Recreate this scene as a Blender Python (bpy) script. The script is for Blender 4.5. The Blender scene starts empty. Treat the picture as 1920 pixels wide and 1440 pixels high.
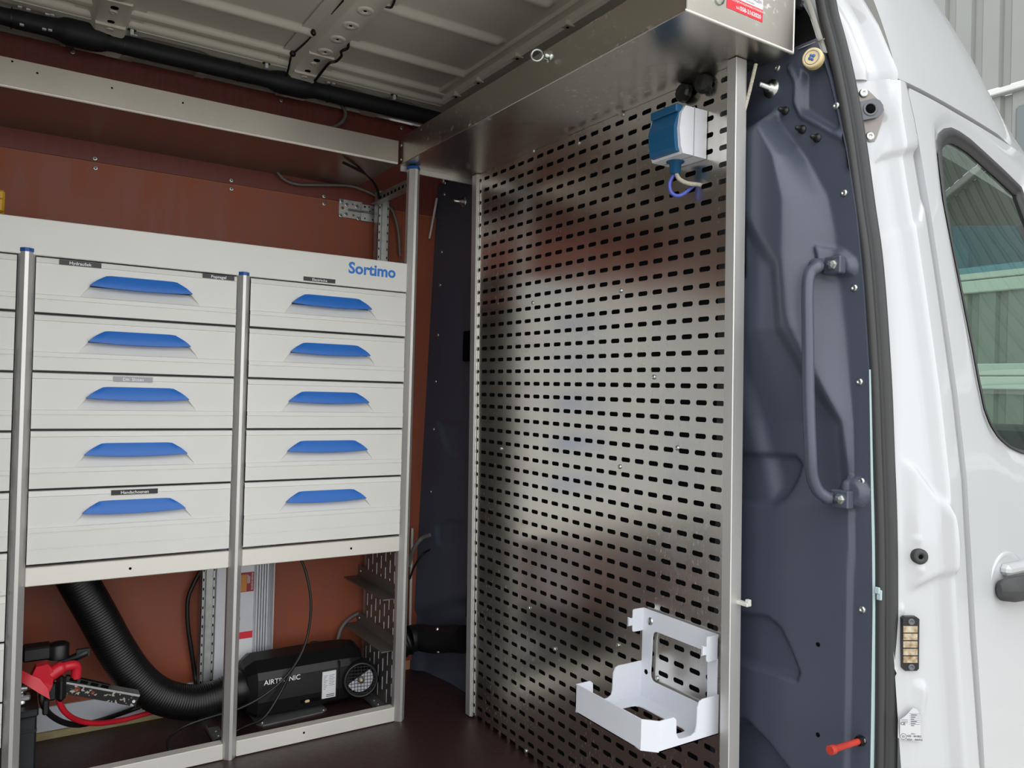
import bpy, bmesh, math, random
import numpy as np
from mathutils import Vector, Matrix

random.seed(3)
rng = np.random.default_rng(3)
scene = bpy.context.scene
COL = scene.collection

# ------------------------------------------------------------------ camera
F = 1462.0
PP = np.array([960.0, 720.0])
AX = np.array([3220 - 960, 795 - 720, F]); AX /= np.linalg.norm(AX)
AY = np.array([10 - 960, 706 - 720, F]); AY -= AX * (AX @ AY); AY /= np.linalg.norm(AY)
AZ = np.cross(AX, AY)
if AZ[1] > 0: AZ = -AZ
ROT = np.array([AX, AY, AZ])
CAM = np.array([0.0, 0.0, 0.9])
cam = bpy.data.cameras.new('camera')
camo = bpy.data.objects.new('camera', cam); COL.objects.link(camo)
cam.sensor_width = 36.0; cam.sensor_fit = 'HORIZONTAL'
cam.lens = 36.0 * F / 1920.0
cam.clip_start = 0.02; cam.clip_end = 200
m = Matrix.Identity(4)
for i in range(3):
    m[i][0] = ROT[i, 0]; m[i][1] = -ROT[i, 1]; m[i][2] = -ROT[i, 2]; m[i][3] = CAM[i]
camo.matrix_world = m
scene.camera = camo

# ------------------------------------------------------------------ sky and exposure
world = bpy.data.worlds.new('overcast_sky'); scene.world = world
world.use_nodes = True
wn = world.node_tree.nodes; wl_ = world.node_tree.links
wn['Background'].inputs[0].default_value = (0.965, 0.985, 1.0, 1)
wn['Background'].inputs[1].default_value = 1.0
scene.view_settings.view_transform = 'Standard'
scene.view_settings.look = 'None'
scene.view_settings.gamma = 1.0
scene.view_settings.use_curve_mapping = False
scene.view_settings.exposure = 1.35
scene.cycles.max_bounces = 12
scene.cycles.diffuse_bounces = 8
scene.cycles.glossy_bounces = 6

# ------------------------------------------------------------------ survey helpers: a pixel of the photograph to a point on a real plane
def ray(px, py): return ROT @ np.array([px - PP[0], py - PP[1], F])
def on_y(px, py, v): d = ray(px, py); return CAM + d * ((v - CAM[1]) / d[1])
def on_x(px, py, v): d = ray(px, py); return CAM + d * ((v - CAM[0]) / d[0])
def on_z(px, py, v): d = ray(px, py); return CAM + d * ((v - CAM[2]) / d[2])

# ------------------------------------------------------------------ materials
def lin(c):
    r = []
    for v in c:
        v = v / 255.0
        r.append(v / 12.92 if v <= 0.04045 else ((v + 0.055) / 1.055) ** 2.4)
    return tuple(r) + (1,)
MATS = {}
def mat(name, rgb, rough=0.5, metal=0.0, noise=0.0, scale=20.0, stretch=(1, 1, 1), rnoise=0.0, coat=0.0, spec=0.5, bump=0.0, rgb2=None, bscale=None):
    mt = bpy.data.materials.new(name); mt.use_nodes = True
    nt = mt.node_tree; b = nt.nodes['Principled BSDF']
    b.inputs['Base Color'].default_value = lin(rgb)
    b.inputs['Roughness'].default_value = rough
    b.inputs['Metallic'].default_value = metal
    b.inputs['Specular IOR Level'].default_value = spec
    if coat:
        b.inputs['Coat Weight'].default_value = coat
        b.inputs['Coat Roughness'].default_value = 0.05
    if noise or rnoise or bump or rgb2:
        tc = nt.nodes.new('ShaderNodeTexCoord'); mp = nt.nodes.new('ShaderNodeMapping')
        mp.inputs['Scale'].default_value = stretch
        nt.links.new(tc.outputs['Object'], mp.inputs[0])
        nz = nt.nodes.new('ShaderNodeTexNoise'); nz.inputs['Scale'].default_value = scale; nz.inputs['Detail'].default_value = 6
        nt.links.new(mp.outputs[0], nz.inputs['Vector'])
        if noise or rgb2:
            rp = nt.nodes.new('ShaderNodeValToRGB')
            c = lin(rgb)
            if rgb2:
                rp.color_ramp.elements[0].color = c; rp.color_ramp.elements[1].color = lin(rgb2)
            else:
                rp.color_ramp.elements[0].color = tuple(max(0, v * (1 - noise)) for v in c[:3]) + (1,)
                rp.color_ramp.elements[1].color = tuple(min(1, v * (1 + noise)) for v in c[:3]) + (1,)
            rp.color_ramp.elements[0].position = 0.3; rp.color_ramp.elements[1].position = 0.7
            nt.links.new(nz.outputs['Fac'], rp.inputs[0]); nt.links.new(rp.outputs[0], b.inputs['Base Color'])
        if rnoise:
            mr = nt.nodes.new('ShaderNodeMapRange')
            mr.inputs['To Min'].default_value = max(0.02, rough - rnoise); mr.inputs['To Max'].default_value = min(1, rough + rnoise)
            mr.inputs['From Min'].default_value = 0.3; mr.inputs['From Max'].default_value = 0.7
            nt.links.new(nz.outputs['Fac'], mr.inputs['Value']); nt.links.new(mr.outputs[0], b.inputs['Roughness'])
        if bump:
            nb = nz
            if bscale:
                nb = nt.nodes.new('ShaderNodeTexNoise'); nb.inputs['Scale'].default_value = bscale; nb.inputs['Detail'].default_value = 3
                nt.links.new(mp.outputs[0], nb.inputs['Vector'])
            bp = nt.nodes.new('ShaderNodeBump'); bp.inputs['Strength'].default_value = bump; bp.inputs['Distance'].default_value = 0.002
            nt.links.new(nb.outputs['Fac'], bp.inputs['Height']); nt.links.new(bp.outputs[0], b.inputs['Normal'])
    MATS[name] = mt
    return mt

def scuffed(name, rgb, rough, metal=1.0, scuff=0.35, srgb=(225, 225, 220), sscale=60, smear=(1, 1, 1), thr=(.56, .80)):
    """sheet metal with cloudy handling marks and small bright scuffs"""
    mt = mat(name, rgb, rough, metal, noise=0.06, scale=3.5, rnoise=0.05)
    mt.node_tree.nodes['Noise Texture'].inputs['Detail'].default_value = 1.5
    nt = mt.node_tree; b = nt.nodes['Principled BSDF']
    tc = nt.nodes.new('ShaderNodeTexCoord'); mp = nt.nodes.new('ShaderNodeMapping'); mp.inputs['Scale'].default_value = smear
    nt.links.new(tc.outputs['Object'], mp.inputs[0])
    n1 = nt.nodes.new('ShaderNodeTexNoise'); n1.inputs['Scale'].default_value = sscale; n1.inputs['Detail'].default_value = 8; n1.inputs['Roughness'].default_value = 0.7
    n2 = nt.nodes.new('ShaderNodeTexNoise'); n2.inputs['Scale'].default_value = 5; n2.inputs['Detail'].default_value = 2
    for n in (n1, n2): nt.links.new(mp.outputs[0], n.inputs['Vector'])
    r1 = nt.nodes.new('ShaderNodeMapRange'); r1.inputs['From Min'].default_value = thr[0]; r1.inputs['From Max'].default_value = thr[1]
    r2 = nt.nodes.new('ShaderNodeMapRange'); r2.inputs['From Min'].default_value = 0.45; r2.inputs['From Max'].default_value = 0.65
    nt.links.new(n1.outputs['Fac'], r1.inputs[0]); nt.links.new(n2.outputs['Fac'], r2.inputs[0])
    mu = nt.nodes.new('ShaderNodeMath'); mu.operation = 'MULTIPLY'
    nt.links.new(r1.outputs[0], mu.inputs[0]); nt.links.new(r2.outputs[0], mu.inputs[1])
    mu2 = nt.nodes.new('ShaderNodeMath'); mu2.operation = 'MULTIPLY'; mu2.inputs[1].default_value = scuff
    nt.links.new(mu.outputs[0], mu2.inputs[0])
    mx = nt.nodes.new('ShaderNodeMix'); mx.data_type = 'RGBA'
    src = b.inputs['Base Color'].links[0].from_socket
    nt.links.new(mu2.outputs[0], mx.inputs['Factor']); nt.links.new(src, mx.inputs['A']); mx.inputs['B'].default_value = lin(srgb)
    nt.links.new(mx.outputs['Result'], b.inputs['Base Color'])
    mm = nt.nodes.new('ShaderNodeMath'); mm.operation = 'MULTIPLY_ADD'; mm.inputs[1].default_value = -.75; mm.inputs[2].default_value = metal
    nt.links.new(mu2.outputs[0], mm.inputs[0]); nt.links.new(mm.outputs[0], b.inputs['Metallic'])
    ad = nt.nodes.new('ShaderNodeMath'); ad.operation = 'ADD'
    rs = b.inputs['Roughness'].links[0].from_socket
    mu3 = nt.nodes.new('ShaderNodeMath'); mu3.operation = 'MULTIPLY'; mu3.inputs[1].default_value = 0.3
    nt.links.new(mu.outputs[0], mu3.inputs[0])
    nt.links.new(rs, ad.inputs[0]); nt.links.new(mu3.outputs[0], ad.inputs[1]); nt.links.new(ad.outputs[0], b.inputs['Roughness'])
    return mt

WHITE_DRAWER = mat('light_grey_plastic', (224, 223, 218), 0.42, noise=0.02, scale=6)
BLUE = mat('blue_plastic', (30, 106, 194), 0.42, noise=0.03, scale=30)
BLUE_CAP = mat('blue_cap_plastic', (20, 84, 160), 0.45)
ALU = mat('brushed_aluminium', (206, 204, 201), 0.40, 0.65, noise=0.05, scale=14, stretch=(1, 1, 0.2), rnoise=0.06)
ALU_RAIL = mat('pale_aluminium', (226, 222, 214), 0.5, 0.35, noise=0.03, scale=9, rnoise=0.08)
PLATE = scuffed('perforated_sheet_metal', (228, 225, 218), 0.24, 1.0, 0.6, sscale=150, smear=(1, 1, .45), thr=(.58, .74))
TRAY = scuffed('tray_sheet_metal', (188, 183, 174), 0.30, 1.0, 1.0, (238, 236, 228), sscale=75, smear=(1, .6, 1), thr=(.56, .66))
TRAY_WALL = scuffed('long_tray_metal', (170, 164, 154), 0.36, 1.0, 0.25, sscale=90)
GALV = mat('galvanised_steel', (176, 178, 176), 0.40, 0.75, noise=0.15, scale=40, rnoise=0.08)
DARK_STEEL = mat('dark_galvanised_steel', (122, 118, 112), 0.42, 0.6, noise=0.15, scale=30, rnoise=0.08)
ZINC = mat('zinc_screw', (200, 204, 200), 0.3, 1.0)
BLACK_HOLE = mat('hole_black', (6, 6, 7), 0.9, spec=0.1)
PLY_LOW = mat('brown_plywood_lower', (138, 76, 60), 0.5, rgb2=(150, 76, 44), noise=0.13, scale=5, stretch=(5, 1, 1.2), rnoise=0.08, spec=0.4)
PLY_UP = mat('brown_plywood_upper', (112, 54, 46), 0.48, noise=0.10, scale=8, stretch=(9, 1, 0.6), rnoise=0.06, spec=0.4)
PLY_EDGE = mat('raw_plywood_edge', (196, 140, 96), 0.8)
FLOORM = mat('dark_brown_floor_film', (56, 36, 36), 0.38, noise=0.16, scale=60, stretch=(1, 4, 1), rnoise=0.10, bump=0.25, bscale=420)
BULK = mat('blue_grey_moulded_plastic', (70, 75, 89), 0.36, noise=0.05, scale=5, rnoise=0.05, bump=0.12, bscale=700)
RUBBER = mat('black_rubber', (52, 52, 53), 0.55)
PAINT = mat('white_car_paint', (180, 181, 183), 0.28, coat=1.0, spec=0.5)
PAINT_IN = mat('white_inner_paint', (205, 203, 196), 0.4, spec=0.5)
ROOFM = mat('roof_inner_paint', (222, 216, 204), 0.42, spec=0.5)
BLACK = mat('black_plastic', (18, 18, 19), 0.42, noise=0.1, scale=40)
BLACK_SOFT = mat('black_foam_tube', (26, 27, 30), 0.6)
HOSEM = mat('black_corrugated_hose', (13, 13, 14), 0.42)
CABLE = mat('black_cable', (22, 22, 23), 0.42)
CABLE_GREY = mat('grey_cable', (105, 103, 98), 0.5)
RED = mat('red_plastic', (205, 32, 48), 0.4)
REDPAINT = mat('worn_red_paint', (190, 62, 48), 0.5, rgb2=(165, 48, 38), scale=60)
RED_STICK = mat('red_sticker', (222, 40, 56), 0.4)
WHITE_STICK = mat('white_sticker', (226, 226, 228), 0.4)
GREY_PRINT = mat('grey_print', (150, 150, 158), 0.5)
DARK_PRINT = mat('dark_print', (70, 68, 84), 0.5)
WHITE_PRINT = mat('white_print', (236, 236, 236), 0.5)
BLUE_PRINT = mat('blue_print', (44, 122, 205), 0.5)
TAG_BLACK = mat('black_tape', (24, 24, 26), 0.4)
TAG_SILVER = mat('silver_tape', (128, 128, 132), 0.3, 0.5)
WHITE_METAL = mat('white_powder_coat', (214, 217, 224), 0.35, noise=0.02, scale=10)
WHITE_PLASTIC = mat('white_plastic', (222, 222, 228), 0.35)
PETROL = mat('petrol_blue_plastic', (20, 84, 124), 0.4)
BLUE_WIRE = mat('blue_wire', (84, 96, 190), 0.4)
ROPE = mat('white_rope', (198, 192, 176), 0.8, rgb2=(160, 152, 136), scale=220, stretch=(1, 1, 2.5))
CREAM = mat('cream_plastic', (222, 200, 150), 0.5)
BEIGE = mat('raw_board_edge', (176, 160, 118), 0.8, noise=0.15, scale=40)
YELLOW = mat('yellow_plastic', (198, 150, 30), 0.45)
INVERTER = mat('silver_anodised', (206, 207, 212), 0.42, 0.35, noise=0.03, scale=20)
MAROON = mat('maroon_label', (150, 34, 44), 0.45)
AMBER_LABEL = mat('orange_label', (200, 130, 52), 0.45)
GUIDE = mat('grey_guide_plastic', (92, 94, 98), 0.45)
GUIDE_STEEL = mat('brownish_steel', (128, 122, 118), 0.45, 0.6)
CONTACT = mat('contact_brass', (150, 118, 80), 0.3, 0.75, rgb2=(214, 204, 184), scale=120)
BATTERY = mat('battery_case', (26, 28, 32), 0.45)
CHIPPED = mat('chipped_black_metal', (34, 33, 33), 0.42, 0.5, rgb2=(170, 165, 155), scale=110)
CHIPPED.node_tree.nodes['Color Ramp'].color_ramp.elements[0].position = 0.58
CHIPPED.node_tree.nodes['Color Ramp'].color_ramp.elements[1].position = 0.60
HEADLINER = mat('cab_headliner', (214, 210, 196), 0.9)
CABDARK = mat('cab_dark_plastic', (92, 98, 100), 0.6)
CLAD = mat('pale_grey_cladding', (120, 122, 119), 0.5, noise=0.04, scale=2)
CLAD_BAND = mat('white_band_cladding', (184, 186, 184), 0.5)
ASPHALT = mat('pale_concrete_yard', (172, 170, 164), 0.9, noise=0.15, scale=3)
PALE_STRIP = mat('pale_aqua_strip', (170, 190, 192), 0.5)
CAPBLUE = mat('hub_print_blue', (70, 110, 170), 0.5)

def glass_mat(name, rgb, trans=0.75):
    mt = bpy.data.materials.new(name); mt.use_nodes = True
    nt = mt.node_tree; nt.nodes.clear()
    out = nt.nodes.new('ShaderNodeOutputMaterial'); mixs = nt.nodes.new('ShaderNodeMixShader')
    tr = nt.nodes.new('ShaderNodeBsdfTransparent'); gl = nt.nodes.new('ShaderNodeBsdfGlossy'); fr = nt.nodes.new('ShaderNodeFresnel')
    tr.inputs[0].default_value = lin(rgb); gl.inputs['Roughness'].default_value = 0.0
    fr.inputs[0].default_value = 1.5
    nt.links.new(fr.outputs[0], mixs.inputs[0]); nt.links.new(tr.outputs[0], mixs.inputs[1]); nt.links.new(gl.outputs[0], mixs.inputs[2])
    nt.links.new(mixs.outputs[0], out.inputs[0])
    return mt
GLASS = glass_mat('green_tinted_glass', (196, 220, 206))
GLASS_TOP = glass_mat('blue_tinted_glass_band', (110, 160, 178))
GLASS_CLEAR = glass_mat('windscreen_glass', (214, 226, 216))

# ------------------------------------------------------------------ mesh builder
class MB:
    def __init__(s): s.v = []; s.f = []; s.m = []; s.sm = []
    def add(s, vs, fs, mi=0, smooth=False):
        o = len(s.v); s.v += [tuple(map(float, p)) for p in vs]
        for f in fs: s.f.append(tuple(i + o for i in f)); s.m.append(mi); s.sm.append(smooth)
    def box(s, x0, x1, y0, y1, z0, z1, c=0.0, mi=0, fn=None):
        if x0 > x1: x0, x1 = x1, x0
        if y0 > y1: y0, y1 = y1, y0
        if z0 > z1: z0, z1 = z1, z0
        c = min(c, (x1 - x0) * .45, (y1 - y0) * .45, (z1 - z0) * .45)
        if c <= 0:
            vs = [(x, y, z) for x in (x0, x1) for y in (y0, y1) for z in (z0, z1)]
            fs = [(0, 1, 3, 2), (4, 6, 7, 5), (0, 4, 5, 1), (2, 3, 7, 6), (0, 2, 6, 4), (1, 5, 7, 3)]
        else:
            L = [(x0, x1), (y0, y1), (z0, z1)]
            vs = []; idx = {}
            for i in (0, 1):
                for j in (0, 1):
                    for k in (0, 1):
                        b = (i, j, k)
                        for a in range(3):
                            p = [0, 0, 0]
                            for q in range(3):
                                e = L[q][b[q]]; p[q] = e if q == a else e + (c if b[q] == 0 else -c)
                            idx[(i, j, k, a)] = len(vs); vs.append(tuple(p))
            fs = []
            for a in range(3):
                o = [q for q in range(3) if q != a]
                for sd in (0, 1):
                    q = []
                    for (u, w) in ((0, 0), (1, 0), (1, 1), (0, 1)):
                        b = [0, 0, 0]; b[a] = sd; b[o[0]] = u; b[o[1]] = w
                        q.append(idx[tuple(b) + (a,)])
                    flip = (sd == 0) ^ (a == 1)
                    fs.append(tuple(q[::-1]) if flip else tuple(q))
                for u in (0, 1):
                    for w in (0, 1):
                        b0 = [0, 0, 0]; b0[o[0]] = u; b0[o[1]] = w; b1 = list(b0); b1[a] = 1
                        fs.append((idx[tuple(b0) + (o[0],)], idx[tuple(b0) + (o[1],)], idx[tuple(b1) + (o[1],)], idx[tuple(b1) + (o[0],)]))
            for i in (0, 1):
                for j in (0, 1):
                    for k in (0, 1): fs.append(tuple(idx[(i, j, k, a)] for a in range(3)))
        if fn: vs = [fn(p) for p in vs]
        s.add(vs, fs, mi)
    def prism(s, pts, ext, mi=0, smooth=False, caps=True):
        """closed polygon of 3-D points swept by the vector ext"""
        n = len(pts); e = np.array(ext, float)
        a = [np.array(p, float) for p in pts]; b = [p + e for p in a]
        fs = [(i, (i + 1) % n, n + (i + 1) % n, n + i) for i in range(n)]
        s.add(a + b, fs, mi, smooth)
        if caps:
            s.add(a, [tuple(range(n))[::-1]], mi); s.add(b, [tuple(range(n))], mi)
    def tube(s, pts, r, n=8, mi=0, cap=True, closed=False):
        P = [np.array(p, float) for p in pts]; N = len(P)
        R = [r] * N if np.isscalar(r) else list(r)
        T = []
        for i in range(N):
            if closed: t = P[(i + 1) % N] - P[i - 1]
            else: t = P[min(i + 1, N - 1)] - P[max(i - 1, 0)]
            T.append(t / (np.linalg.norm(t) + 1e-12))
        up = np.array([0, 0, 1.0]) if abs(T[0][2]) < .9 else np.array([1.0, 0, 0])
        u = np.cross(T[0], up); u /= np.linalg.norm(u)
        vs = []
        for i in range(N):
            u = u - T[i] * (u @ T[i]); u /= np.linalg.norm(u) + 1e-12
            w = np.cross(T[i], u)
            for k in range(n):
                a = 2 * math.pi * k / n
                vs.append(P[i] + R[i] * (math.cos(a) * u + math.sin(a) * w))
        fs = []
        M = N if closed else N - 1
        for i in range(M):
            j = (i + 1) % N
            for k in range(n): fs.append((i * n + k, i * n + (k + 1) % n, j * n + (k + 1) % n, j * n + k))
        s.add(vs, fs, mi, True)
        if cap and not closed:
            s.add(vs[:n], [tuple(range(n))[::-1]], mi); s.add(vs[-n:], [tuple(range(n))], mi)
    def lathe(s, o, axis, prof, n=16, mi=0, smooth=True):
        """prof: (distance along axis, radius)"""
        o = np.array(o, float); ax = np.array(axis, float); ax /= np.linalg.norm(ax)
        h = np.array([0, 0, 1.0]) if abs(ax[2]) < .9 else np.array([1.0, 0, 0])
        u = np.cross(ax, h); u /= np.linalg.norm(u); w = np.cross(ax, u)
        vs = []
        for (d, r) in prof:
            for k in range(n):
                a = 2 * math.pi * k / n
                vs.append(o + ax * d + max(r, 1e-5) * (math.cos(a) * u + math.sin(a) * w))
        fs = []
        for i in range(len(prof) - 1):
            for k in range(n): fs.append((i * n + k, i * n + (k + 1) % n, (i + 1) * n + (k + 1) % n, (i + 1) * n + k))
        s.add(vs, fs, mi, smooth)
    def grid(s, pts, mi=0, smooth=True, skip=None):
        """pts: array rows x cols x 3"""
        pts = np.asarray(pts, float); r, c = pts.shape[:2]
        fs = [(i * c + j, i * c + j + 1, (i + 1) * c + j + 1, (i + 1) * c + j) for i in range(r - 1) for j in range(c - 1) if not (skip and skip(i, j))]
        s.add(pts.reshape(-1, 3), fs, mi, smooth)
    def text(s, txt, o, right, up, size, mi=0, bold=0.0, center=True, lift=0.0004):
        vs, fs, w = text_mesh(txt, bold)
        o = np.array(o, float); r = np.array(right, float); r /= np.linalg.norm(r); u = np.array(up, float); u /= np.linalg.norm(u)
        n = np.cross(r, u)
        off = -w * size / 2 if center else 0
        s.add([o + r * (p[0] * size + off) + u * (p[1] * size) + n * lift for p in vs], fs, mi)
        return w * size
    def mesh(s, name, mats):
        me = bpy.data.meshes.new(name)
        me.from_pydata(s.v, [], s.f)
        for q in (mats if isinstance(mats, (list, tuple)) else [mats]): me.materials.append(q)
        me.polygons.foreach_set('material_index', s.m); me.polygons.foreach_set('use_smooth', s.sm)
        me.update()
        return me
_TX = {}
def text_mesh(txt, bold):
    k = (txt, bold)
    if k in _TX: return _TX[k]
    c = bpy.data.curves.new('lettering', 'FONT'); c.body = txt; c.size = 1.0; c.resolution_u = 3; c.offset = bold; c.fill_mode = 'FRONT'
    o = bpy.data.objects.new('lettering', c); COL.objects.link(o)
    dg = bpy.context.evaluated_depsgraph_get(); dg.update()
    me = o.evaluated_get(dg).to_mesh()
    vs = [tuple(v.co) for v in me.vertices]; fs = [tuple(p.vertices) for p in me.polygons]
    o.evaluated_get(dg).to_mesh_clear()
    bpy.data.objects.remove(o); bpy.data.curves.remove(c)
    w = max((v[0] for v in vs), default=0)
    _TX[k] = (vs, fs, w)
    return _TX[k]

def wloc(o):
    p = Vector((0, 0, 0))
    while o is not None: p = p + o.location; o = o.parent
    return p
def root(name, label, cat, loc, group=None):
    o = bpy.data.objects.new(name, None); COL.objects.link(o); o.location = loc
    o.empty_display_size = 0.05
    o['label'] = label; o['category'] = cat
    if group: o['group'] = group
    return o
def struct_root(name, loc=(0, 0, 0)):
    o = bpy.data.objects.new(name, None); COL.objects.link(o); o.location = loc; o['kind'] = 'structure'; return o
def part(name, mb, mats, parent=None, label=None, kind=None, auto=False):
    """mb is in world coordinates; the object is linked under parent"""
    v = np.array(mb.v)
    c = wloc(parent) if parent is not None else Vector(((v[:, 0].min() + v[:, 0].max()) / 2, (v[:, 1].min() + v[:, 1].max()) / 2, v[:, 2].min()))
    mb.v = [tuple(p) for p in (v - np.array(c))]
    me = mb.mesh(name, mats)
    o = bpy.data.objects.new(name, me); COL.objects.link(o)
    if parent is not None: o.parent = parent
    else: o.location = c
    if label: o['label'] = label
    if kind: o['kind'] = kind
    return o
def thing(name, mb, mats, label, cat, group=None):
    o = part(name, mb, mats); o['label'] = label; o['category'] = cat
    if group: o['group'] = group
    return o
def piece(name, me, parent, wpos, rot=None):
    o = bpy.data.objects.new(name, me); COL.objects.link(o); o.parent = parent
    o.location = Vector(tuple(wpos)) - wloc(parent)
    if rot: o.rotation_euler = rot
    return o
def fixn(o):
    bm = bmesh.new(); bm.from_mesh(o.data); bmesh.ops.recalc_face_normals(bm, faces=bm.faces); bm.to_mesh(o.data); bm.free(); return o

def smoothpath(pts, n=8):
    P = [np.array(p, float) for p in pts]; out = []
    P = [2 * P[0] - P[1]] + P + [2 * P[-1] - P[-2]]
    for i in range(1, len(P) - 2):
        for k in range(n):
            t = k / n; a, b, c, d = P[i - 1], P[i], P[i + 1], P[i + 2]
            out.append(.5 * ((2 * b) + (-a + c) * t + (2 * a - 5 * b + 4 * c - d) * t * t + (-a + 3 * b - 3 * c + d) * t ** 3))
    out.append(P[-2]); return out
def sstep(a, b, x):
    t = np.clip((x - a) / (b - a), 0, 1); return t * t * (3 - 2 * t)
def poly_sd(U, V, poly):
    """signed distance, negative inside"""
    d = np.full(U.shape, 1e9); ins = np.zeros(U.shape, bool); n = len(poly)
    for i in range(n):
        ax, ay = poly[i]; bx, by = poly[(i + 1) % n]
        ex, ey = bx - ax, by - ay; wx, wy = U - ax, V - ay
        t = np.clip((wx * ex + wy * ey) / (ex * ex + ey * ey + 1e-12), 0, 1)
        d = np.minimum(d, np.hypot(wx - ex * t, wy - ey * t))
        with np.errstate(divide='ignore', invalid='ignore'):
            c = ((ay > V) != (by > V)) & (U < (bx - ax) * (V - ay) / (by - ay + 1e-15) + ax)
        ins ^= c
    return np.where(ins, -d, d)

# screw heads shared by many parts
def screw_mesh(name, r, h, m1, washer=False, sock=True, axis=(-1, 0, 0)):
    b = MB()
    pr = [(0, r), (h * .45, r), (h * .85, r * .75), (h, r * .42)] + ([(h * .6, r * .36), (h * .6, 0)] if sock else [(h * 1.05, 0)])
    if washer: pr = [(0, r * 1.5), (h * .25, r * 1.5), (h * .25, r)] + [(d + h * .25, q) for d, q in pr[1:]]
    b.lathe((0, 0, 0), axis, pr, 14)
    return b.mesh(name, m1)
SCREW_X = screw_mesh('screw', 0.006, 0.004, ZINC)
_b = MB(); _b.lathe((0, 0, 0), (0, -1, 0), [(0, .0062), (.0012, .0060), (.0012, .0034)], 16); _b.lathe((0, 0, 0), (0, -1, 0), [(.0010, .0034), (.0008, 0)], 16, 1)
SCREW_Y = _b.mesh('screw', [ZINC, GUIDE])
STUD_BLACK = screw_mesh('stud', 0.005, 0.016, BLACK, washer=True, sock=False)

# ================================================================== setting
YW = 2.262                                        # face of the plywood lining
# ---- ground outside and cargo floor
b = MB(); b.box(-30, 40, -30, 40, -0.75, -0.70)
o = part('ground', b, ASPHALT); o['kind'] = 'structure'
b = MB(); b.box(-2.5, 1.30, 0.74, 2.31, -0.035, 0.0, 0.004)
o = part('floor', b, FLOORM); o['kind'] = 'structure'

# ---- plywood lining of the far wall
wl = struct_root('wall_left', (0.3, YW, 0))
b = MB(); b.box(-2.5, 1.17, YW + 0.004, YW + 0.03, 0, 1.734); part('backing_board', b, PLY_EDGE, wl)
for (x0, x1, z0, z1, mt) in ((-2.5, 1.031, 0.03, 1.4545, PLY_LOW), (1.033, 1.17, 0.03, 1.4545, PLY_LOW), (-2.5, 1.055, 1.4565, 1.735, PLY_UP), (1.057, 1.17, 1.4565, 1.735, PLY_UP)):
    b = MB(); b.box(x0, x1, YW, YW + 0.012, z0, z1, 0.0006); part('plywood_panel', b, mt, wl)
for q in [(136, 97), (178, 297), (179, 315), (434, 338), (434, 354), (528, 188), (608, 368), (608, 382), (754, 240), (735, 391)]:
    piece('screw', SCREW_Y, wl, on_y(*q, YW))
b = MB(); b.box(-0.75, .92, YW - 0.006, YW, 0.018, 0.078, 0.001)
part('skirting', b, WHITE_METAL, wl, 'white skirting sheet along the foot of the plywood')
b = MB(); b.box(-0.75, .92, YW - 0.012, YW - 0.0, 0.0, 0.0175)
part('skirting_batten', b, BEIGE, wl, 'raw beige batten under the white skirting')

b = MB(); b.tube([on_y(819, 372, 2.25), on_y(812, 410, 2.25), on_y(805, 448, 2.25)], .004, 6); b.tube([on_y(773, 990, 2.25), on_y(770, 1100, 2.25), on_y(768, 1200, 2.25)], .0045, 6)
part('edge_trim', b, PAINT_IN, wl, 'white edge trim where the plywood meets the bulkhead')

# ---- bulkhead (moulded partition to the cab)
EZ = np.array([-.5, .316, .603, .772, .944, 1.083, 1.208, 1.319, 1.447, 1.6, 1.76])
EY = np.array([.725, .726, .729, .737, .744, .757, .773, .794, .828, .88, .96])
def y_edge(z): return np.interp(z, EZ, EY)
def yzpx(pts, X=1.15):
    return [tuple(on_x(a, c, X)[1:]) for a, c in pts]
Yp = yzpx([(1440, 232), (1478, 300), (1494, 380), (1489, 480), (1498, 590), (1520, 655), (1548, 715), (1578, 790), (1586, 880), (1589, 960)])
Yf = yzpx([(1452, 225), (1502, 290), (1545, 365), (1560, 430), (1572, 540), (1582, 640), (1585, 715), (1589, 800), (1590, 880), (1592, 960)])
def band(pts, z):
    a = sorted((q[1], q[0]) for q in pts); return np.interp(z, [q[0] for q in a], [q[1] for q in a])
zs = np.linspace(-.02, 1.528, 312)
ss = np.concatenate([np.linspace(0, 1, 78)])
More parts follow.
